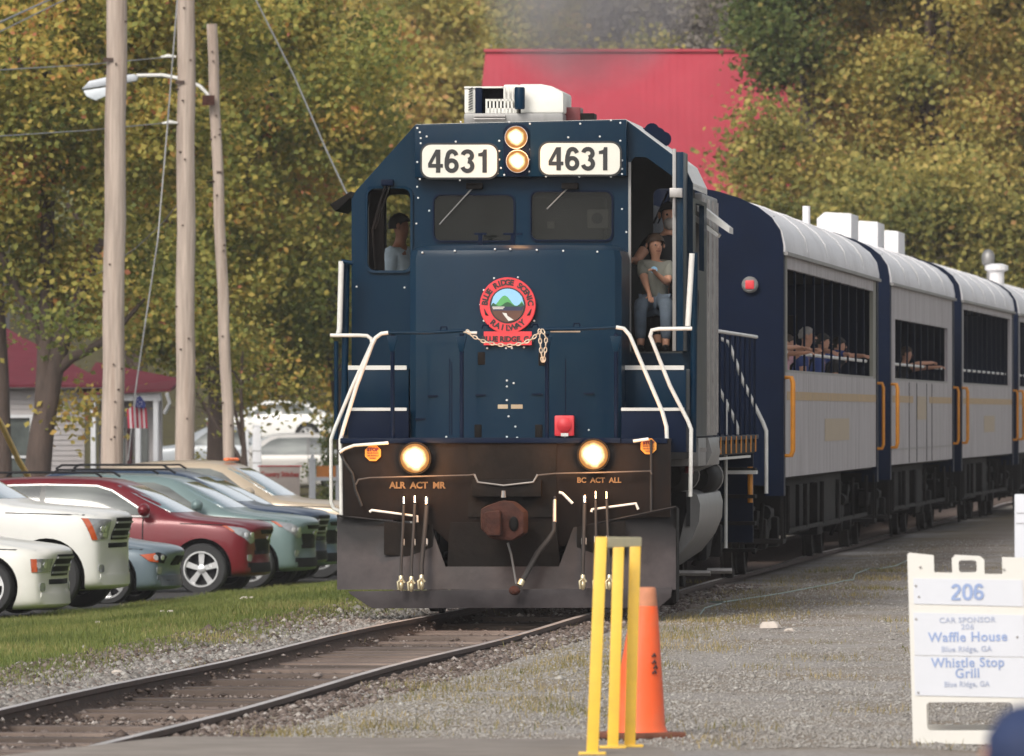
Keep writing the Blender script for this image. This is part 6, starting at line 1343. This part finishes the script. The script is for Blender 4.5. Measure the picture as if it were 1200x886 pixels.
GRN=leafmat('green_leaves',[(0,(.04,.065,.02)),(.5,(.10,.14,.04)),(.9,(.19,.20,.06)),(1,(.28,.24,.07))],.5)
FAR=leafmat('far_leaves',[(0,(.12,.13,.07)),(.4,(.24,.25,.10)),(.7,(.36,.33,.13)),(1,(.44,.33,.14))])
BARE=leafmat('bare_twig_haze',[(0,(.14,.12,.11)),(.6,(.24,.21,.18)),(1,(.32,.28,.18))])
BARK=mat('tree_bark',(.075,.052,.042),.9,var=.3,scale=6,bump=.5,stretch=(1,1,.25))
def leaves(name,C,rad,n,size,m,parent,hue,rg,sq=.75,spread=.25):
    """C: cluster centres, rad: cluster radius; n leaves over all clusters"""
    C=np.asarray(C); k=len(C); ci=rg.integers(0,k,n); P=C[ci]+rg.normal(0,1,(n,3))*rad*np.array([1,1,.7])
    nrm=rg.normal(0,1,(n,3)); nrm[:,2]=np.abs(nrm[:,2])+.3; nrm[:,1]-=.3; nrm/=np.linalg.norm(nrm,axis=1)[:,None]
    t=np.cross(nrm,rg.normal(0,1,(n,3))); t/=np.linalg.norm(t,axis=1)[:,None]+1e-9; b=np.cross(nrm,t)
    s=size*rg.uniform(.55,1.3,n)[:,None]
    V=np.stack([P-t*s*.5,P-b*s*.5*sq+nrm*s*.08,P+t*s*.5,P+b*s*.5*sq+nrm*s*.08],1).reshape(-1,3)
    ch=rg.normal(0,1,k)
    tint=np.clip(hue+ch[ci]*spread*.6+rg.normal(0,1,n)*spread*.75,0,1)
    return npmesh(name,V,np.arange(n*4).reshape(-1,4),m,parent,tint)
def tree(label,X,Y,H,cr,m,hue,nleaf,lsize,base=None,zc=None,rx=None,seed=0,spread=.25,group=None,trunk=.25,name='tree',lean=(0,0),crad=.42,ncl=90,limbs=9,fork=.35,cz=None,cat='tree',gap=.0):
    rg=np.random.default_rng(seed+11); rnd=random.Random(seed); gz=float(ground(X,Y)) if base is None else base
    r=empty(name,(X,Y,gz),0,label,cat,group)
    # cr: (rx,ry,rz) crown radii; cz centre height
    cz=cz or H-cr[2]; cen=np.array([lean[0],lean[1],cz])
    C=[]
    while len(C)<ncl:
        d=rg.normal(0,1,3); d/=np.linalg.norm(d); rr_=rg.uniform(.25,1)**.45
        wob=1+.18*math.sin(d[0]*5+seed)+.15*math.sin(d[2]*7+seed*2)
        C.append(cen+d*rr_*np.array(cr)*wob)
    C=np.array(C)
    th=max(1.5,cz-cr[2]*.6)*fork+1.0
    mb=MB(); P=[Vector((lean[0]*k/6*.8+.05*math.sin(k),lean[1]*k/6,(cz+cr[2]*.3)*k/6)) for k in range(7)]; P[0].z=-.3
    mb.tube(P,[trunk*(1.15-.14*k) for k in range(7)],10)
    tk=mb.build('trunk',BARK,r,smooth=60)
    lb=MB()
    for k in range(limbs):
        f=rnd.uniform(.3,.9); q=P[0].lerp(P[6],f); e=Vector(C[rnd.randrange(ncl)]); 
        if e.z<q.z-1: e.z=q.z+.3
        md=q.lerp(e,.5)+Vector((rnd.uniform(-.3,.3),rnd.uniform(-.3,.3),.25)); w_=trunk*(1.05-f)*.6+.02
        lb.tube([q,q.lerp(md,.5)+Vector((0,0,.1)),md,md.lerp(e,.6),e],[w_,w_*.85,w_*.6,w_*.35,w_*.12],7)
        for j in range(4):
            s_=md.lerp(e,rnd.random()); e2=s_+Vector((rnd.uniform(-1,1),rnd.uniform(-1,1),rnd.uniform(-.3,.9)))*1.1; lb.tube([s_,s_.lerp(e2,.5)+Vector((0,0,.08)),e2],[w_*.3,w_*.2,.008],5)
    lb.build('limb',BARK,tk,smooth=60)
    leaves('crown',C,crad,nleaf,lsize,m,r,hue,rg,spread=spread)
    return r,tk
def TX(x,Y): return (x-600)/F*Y
# left group
t1,tk=tree('big autumn tree whose dark trunk leans in front of the house',TX(40,184),184,13,(4.2,3.2,5.0),AUT,.47,70000,.135,seed=1,trunk=.19,lean=(.6,0),cz=9.3,ncl=170,spread=.22)
p0=Vector((0,0,0)); zz=lambda y,Y=184:W(0,y,Y).z-t1.location.z
MB().tube([(.05,0,zz(560)),(.16,0,zz(500)),(.35,0,zz(440)),(.55,0,zz(390)),(.9,0,zz(340)),(1.3,0,zz(280))],[.27,.235,.20,.18,.14,.08],10).tube([(.38,-.02,zz(436)),(.7,-.1,zz(420)),(1.05,-.1,zz(410)),(1.5,-.1,zz(392)),(2.1,-.1,zz(350))],[.13,.10,.085,.07,.03],8).build('limb',BARK,tk,smooth=60)
tree('autumn tree with its trunk at the left picture edge',TX(4,187),187,11,(2.4,2.4,3.6),AUT,.46,24000,.13,seed=2,trunk=.16,cz=9.2,ncl=70,lean=(-.3,0))
tree('wide autumn tree behind the middle pole with drooping lower branches',TX(255,208),208,14,(3.6,3.2,5.2),AUT,.44,66000,.145,seed=3,trunk=.28,cz=9.0,ncl=170,spread=.22)
tree('dense olive tree between the thin pole and the cab',TX(412,216),216,12,(2.0,2.4,3.7),AUT,.40,50000,.145,seed=4,trunk=.2,lean=(-1.1,0),cz=7.0,ncl=120,spread=.2)
tree('rusty gold tree just left of the cab roof',TX(440,228),228,10.5,(2.0,2.2,3.6),AUT,.58,36000,.15,seed=5,cz=5.4,ncl=90,spread=.22)
tree('tall olive tree filling the gap behind the thin pole',TX(160,235),235,16,(4.6,3,6),AUT,.45,42000,.17,seed=6,cz=9.5,ncl=130)
tree('low bushy tree behind the white hatchback',TX(330,345),345,9,(4.5,2.5,2.6),AUT,.45,16000,.26,seed=7,cz=4.2,ncl=60)
tree('drooping spray of leaves over the far street',TX(285,206),206,5.6,(1.6,1.2,1.1),AUT,.42,1800,.12,seed=8,cz=3.6,ncl=40,trunk=.08,limbs=5,crad=.3)
# middle
for i,(x,Y,H,rx_,lab,h,mm) in enumerate(((470,300,15,3.2,'pale yellow green tree left of the red roof ridge',.62,YGR),(540,320,14,2.6,'light olive tree touching the left end of the red roof',.42,YGR),(415,330,18,4,'tall hazy green tree above the left of the cab',.5,YGR),(500,360,20,4.5,'far yellowish tree at the top edge left of the smoke',.55,YGR),(585,300,9.5,1.6,'thin bare branched tree at the left end of the red roof',.6,YGR))):
    tree(lab,TX(x,Y),Y,H,(rx_,2.6,H*.36),mm,h,int(9000*rx_),.24,seed=20+i,ncl=80,trunk=.2,crad=.5)
tree('rounded yellow green tree crown rising above the middle of the red ridge',TX(725,300),300,13.4,(1.5,1.4,1.7),YGR,.45,9000,.2,seed=30,ncl=40)
# right group
tree('dark green tree hanging over the right end of the red roof',TX(985,257),257,17.5,(1.35,1.5,3.0),GRN,.55,14000,.17,seed=40,cz=13.2,ncl=60,lean=(-1.5,0),limbs=3,trunk=.12,spread=.25)
rgt=[(1040,262,18,(2.7,2.6,6.2),.56,'tall yellow green tree right of the red roof'),(1090,258,19,(3.2,2.6,6.8),.60,'tallest golden tree above the roof boxes'),(1180,266,19,(3.2,2.6,6.5),.62,'golden tree near the right picture edge'),(1270,268,18,(3.2,2.6,6.5),.5,'golden tree just beyond the right picture edge'),(948,252,9.4,(2.2,1.8,3.2),.42,'lower yellow green tree beside the coach roof'),(1060,250,8.4,(2.6,1.8,3.0),.38,'broad lower tree behind the three roof boxes'),(1150,251,7.5,(2.6,1.8,2.7),.33,'darker lower tree above the third coach'),(885,262,7.2,(1.2,1.4,1.6),.45,'small yellow bush crown at the foot of the red roof')]
for i,(x,Y,H,cr,h,lab) in enumerate(rgt): tree(lab,TX(x,Y),Y,H,cr,YGR,h,int(5000*cr[0]*cr[2]**.7),.175,seed=50+i,ncl=int(30*cr[0]),trunk=.22,spread=.27,cz=(H-cr[2] if H>10 else None),crad=.5)
tree('small green spruce like tree in front of the red roof',TX(823,246),246,7.0,(.55,.6,1.5),GRN,.45,6000,.15,seed=70,ncl=30,crad=.25,cz=5.4)
tree('dark green bush crown just above the coach end',TX(862,244),244,6.3,(.9,.9,.9),GRN,.4,7000,.15,seed=71,ncl=30,crad=.28,cz=5.2)
# far wooded hillside
rg=np.random.default_rng(5); n=2600; Yc=rg.uniform(380,900,n)**1.0; Xc=rg.uniform(-1,1,n)*(Yc*.085+10); Zc=ground(Xc,Yc)+rg.uniform(1,11,n)
m_=np.ones(n,bool)
leaves('far_woods',np.stack([Xc,Yc,Zc],-1),2.0,150000,.75,FAR,None,.42,rg,spread=.26)['kind']='stuff'
n=700; Yc=rg.uniform(360,520,n); Xc=rg.uniform(.0,.028,n)*Yc+rg.normal(0,2,n); Zc=ground(Xc,Yc)+rg.uniform(1,10,n)
leaves('bare_woods',np.stack([Xc,Yc,Zc],-1),1.6,60000,.5,BARE,None,.45,rg,spread=.25)['kind']='stuff'
for i in range(9):
    x=620+i*30; Y=345+(i*37)%40; tree(['first and leftmost','second','third','fourth','fifth','sixth','seventh','eighth','last and rightmost'][i]+(' of the thin trees above the red roof, yellow green' if i in (0,1,3) else ' of the thin trees above the red roof, bare and grey'),TX(x,Y),Y,16+(i*5)%5,(1.9,1.8,6),(YGR if i in (0,1,3) else BARE),.4+.05*(i%3),5500,.22,seed=90+i,ncl=40,trunk=.16,limbs=12,group='thin trees behind the red roof',crad=.6)
# hedges
def bush(label,x,Y,rx_,H,m,hue,n,seed):
    rg=np.random.default_rng(seed); X=TX(x,Y); gz=float(ground(X,Y)); r=empty('bush',(X,Y,gz),0,label,'bush'); C=rg.normal(0,1,(24,3))*np.array([rx_*.5,.4,H*.22])+np.array([0,0,H*.5]); leaves('foliage',C,.16,n,.09,m,r,hue,rg)
    MB().tube([(0,0,-.1),(.05,0,H*.5)],.03,6).build('stem',BARK,r)
bush('clipped green hedge below the house windows',55,192,1.6,1.0,GRN,.4,6000,101); bush('low shrub between the flag and the middle pole',190,196,.7,1.15,GRN,.5,4000,102); bush('shrub right of the silver wagon by the orange sign',392,222,.45,2.1,GRN,.5,4000,103)
bush('leafy shrub beside the blurred grey car on the far street',245,240,.8,1.3,AUT,.4,3000,104)
# ================================================================ gravel, grass
def blades(n,X,Y,h,w_,m,name,hue,sp):
    Z=ground(X,Y); a=rg.uniform(0,6.28,n); hh_=h*rg.uniform(.4,1.3,n); lx_=rg.normal(0,.35,n)*hh_; ly_=rg.normal(0,.35,n)*hh_
    V=np.stack([np.stack([X-np.cos(a)*w_,Y-np.sin(a)*w_,Z-.01],-1),np.stack([X+np.cos(a)*w_,Y+np.sin(a)*w_,Z-.01],-1),np.stack([X+lx_,Y+ly_,Z+hh_],-1)],1).reshape(-1,3)
    o=npmesh(name,V,np.arange(n*3).reshape(-1,3),m,None,np.clip(hue+rg.normal(0,sp,n)+.16*np.sin(X*2.1+Y*.6)*np.sin(Y*.17)+.14*np.sin(Y*.5-X*1.3),0,1),k=3); o['kind']='stuff'; return o
GRASSM=leafmat('grass_blades',[(0,(.07,.09,.02)),(.45,(.14,.165,.042)),(.75,(.21,.205,.065)),(1,(.34,.28,.12))],.2)
n=170000; Y=rg.uniform(64,150,n); t_=-rg.uniform(1.3,8.1,n)+0*Y; X=t_+trk(Y); keep=(t_<-1.65+rg.normal(0,.22,n)-.25*np.sin(Y*.5)); blades(int(keep.sum()),X[keep],Y[keep],.05,.006,GRASSM,'lawn',.42,.17)
# dry tufts among the ballast
cx_=[];
for k in range(230):
    Yt=rg.uniform(56,125); tt=rg.choice([-1,1,1,1])*rg.uniform(1.2,2.9) if rg.random()<.75 else rg.uniform(-1.2,6)
    if rg.random()<.12: tt=rg.uniform(-.5,.5)
    m=int(rg.integers(20,110)); cx_.append(np.stack([tt+trk(Yt)+rg.normal(0,.16,m),Yt+rg.normal(0,.5,m)],-1))
cx_=np.concatenate(cx_); blades(len(cx_),cx_[:,0],cx_[:,1],.05,.005,leafmat('dry_grass',[(0,(.10,.11,.03)),(.4,(.22,.18,.075)),(1,(.40,.31,.15))],.2),'dry_grass',.5,.25)
STONE=leafmat('gravel_stones',[(0,(.12,.11,.10)),(.35,(.23,.21,.19)),(.65,(.32,.30,.275)),(.9,(.42,.40,.37)),(1,(.55,.52,.49))],0)
STONE2=leafmat('ballast_stones',[(0,(.05,.036,.03)),(.4,(.12,.088,.072)),(.75,(.21,.17,.15)),(1,(.38,.34,.31))],0)
def stones(n,X,Y,size,m,name,hue,sp):
    Z=ground(X,Y); s=size*np.exp(rg.normal(0,.35,n)); Z=Z+np.where((np.abs(X-trk(Y))<.70)&(rg.random(n)<.75),rg.uniform(.03,.075,n),0); B=np.array([[1,0,0],[0,1,0],[-1,0,0],[0,-1,0],[0,0,1],[0,0,-1]],float)
    V=B[None]*rg.uniform(.6,1.3,(n,6,1))*s[:,None,None]*np.array([1,1,.62]); a=rg.uniform(0,6.28,n); c_,s_=np.cos(a)[:,None],np.sin(a)[:,None]
    V=np.stack([V[...,0]*c_-V[...,1]*s_,V[...,0]*s_+V[...,1]*c_,V[...,2]],-1)+np.stack([X,Y,Z+s*.22],-1)[:,None]
    f=np.array([[0,1,4],[1,2,4],[2,3,4],[3,0,4],[1,0,5],[2,1,5],[3,2,5],[0,3,5]]); Q=(f[None]+np.arange(n)[:,None,None]*6).reshape(-1,3)
    tint=np.repeat(np.clip(hue+rg.normal(0,sp,n),0,1),8); o=npmesh(name,V.reshape(-1,3),Q,m,None,tint,k=3); o['kind']='stuff'; return o
n=110000; u=rg.uniform(0,1,n); Y=1/(1/56+(1/150-1/56)*u); X=rg.uniform(-.25,.056,n)*0+rg.uniform(-1,1,n)*Y*.0545+.0; t_=X-trk(Y); keep=(t_>1.1); X,Y=X[keep],Y[keep]; stones(len(X),X,Y,.0095,STONE,'gravel',.54,.14)
n=34000; Y=1/(1/56+(1/112-1/56)*rg.uniform(0,1,n)); t_=rg.uniform(-2.3,1.35,n); keep=(np.abs(np.abs(t_)-.7525)>.06)&((np.abs(t_)>1.0)|(rg.random(n)<.85)); t_,Y=t_[keep],Y[keep]; stones(len(t_),t_+trk(Y),Y,.018,STONE2,'ballast',.48,.25)
n=14000; Y=1/(1/60+(1/112-1/60)*rg.uniform(0,1,n)); t_=-1.0-np.abs(rg.normal(0,.38,n)); stones(n,t_+trk(Y),Y,.020,STONE,'ballast_shoulder_stones',.33,.22)

# ================================================================ haze and exhaust
def volume(name,dens,col,aniso=0,noise=None):
    m=bpy.data.materials.new(name); m.use_nodes=True; N=m.node_tree.nodes; K=m.node_tree.links; N.remove(N['Principled BSDF'])
    v=N.new('ShaderNodeVolumePrincipled'); v.inputs['Color'].default_value=(*col,1); v.inputs['Density'].default_value=dens; v.inputs['Anisotropy'].default_value=aniso
    if noise:
        tc=N.new('ShaderNodeTexCoord'); n=N.new('ShaderNodeTexNoise'); n.inputs['Scale'].default_value=noise; n.inputs['Detail'].default_value=3
        ln=N.new('ShaderNodeVectorMath'); ln.operation='LENGTH'; K.new(tc.outputs['Object'],ln.inputs[0])
        a=N.new('ShaderNodeMapRange'); a.inputs[1].default_value=.35; a.inputs[2].default_value=1.0; a.inputs[3].default_value=1; a.inputs[4].default_value=0; K.new(ln.outputs['Value'],a.inputs[0])
        b=N.new('ShaderNodeMapRange'); b.inputs[1].default_value=.35; b.inputs[2].default_value=.65; b.inputs[4].default_value=dens; K.new(tc.outputs['Object'],n.inputs[0]); K.new(n.outputs[0],b.inputs[0])
        x=N.new('ShaderNodeMath'); x.operation='MULTIPLY'; K.new(a.outputs[0],x.inputs[0]); K.new(b.outputs[0],x.inputs[1]); K.new(x.outputs[0],v.inputs['Density'])
    K.new(v.outputs[0],N['Material Output'].inputs['Volume']); return m
o=MB().box(-640,640,-70,1300,-3,125).build('haze',volume('haze_air',.00018,(.93,.92,.95))); o['kind']='stuff'
c=W(690,-20,104); o=MB().ball((0,0,0),1.0,20,12).build('exhaust_smoke',volume('exhaust',1.5,(.62,.59,.62),noise=1.4)); o.location=c; o.scale=(1.25,1.6,1.25); o['kind']='stuff'
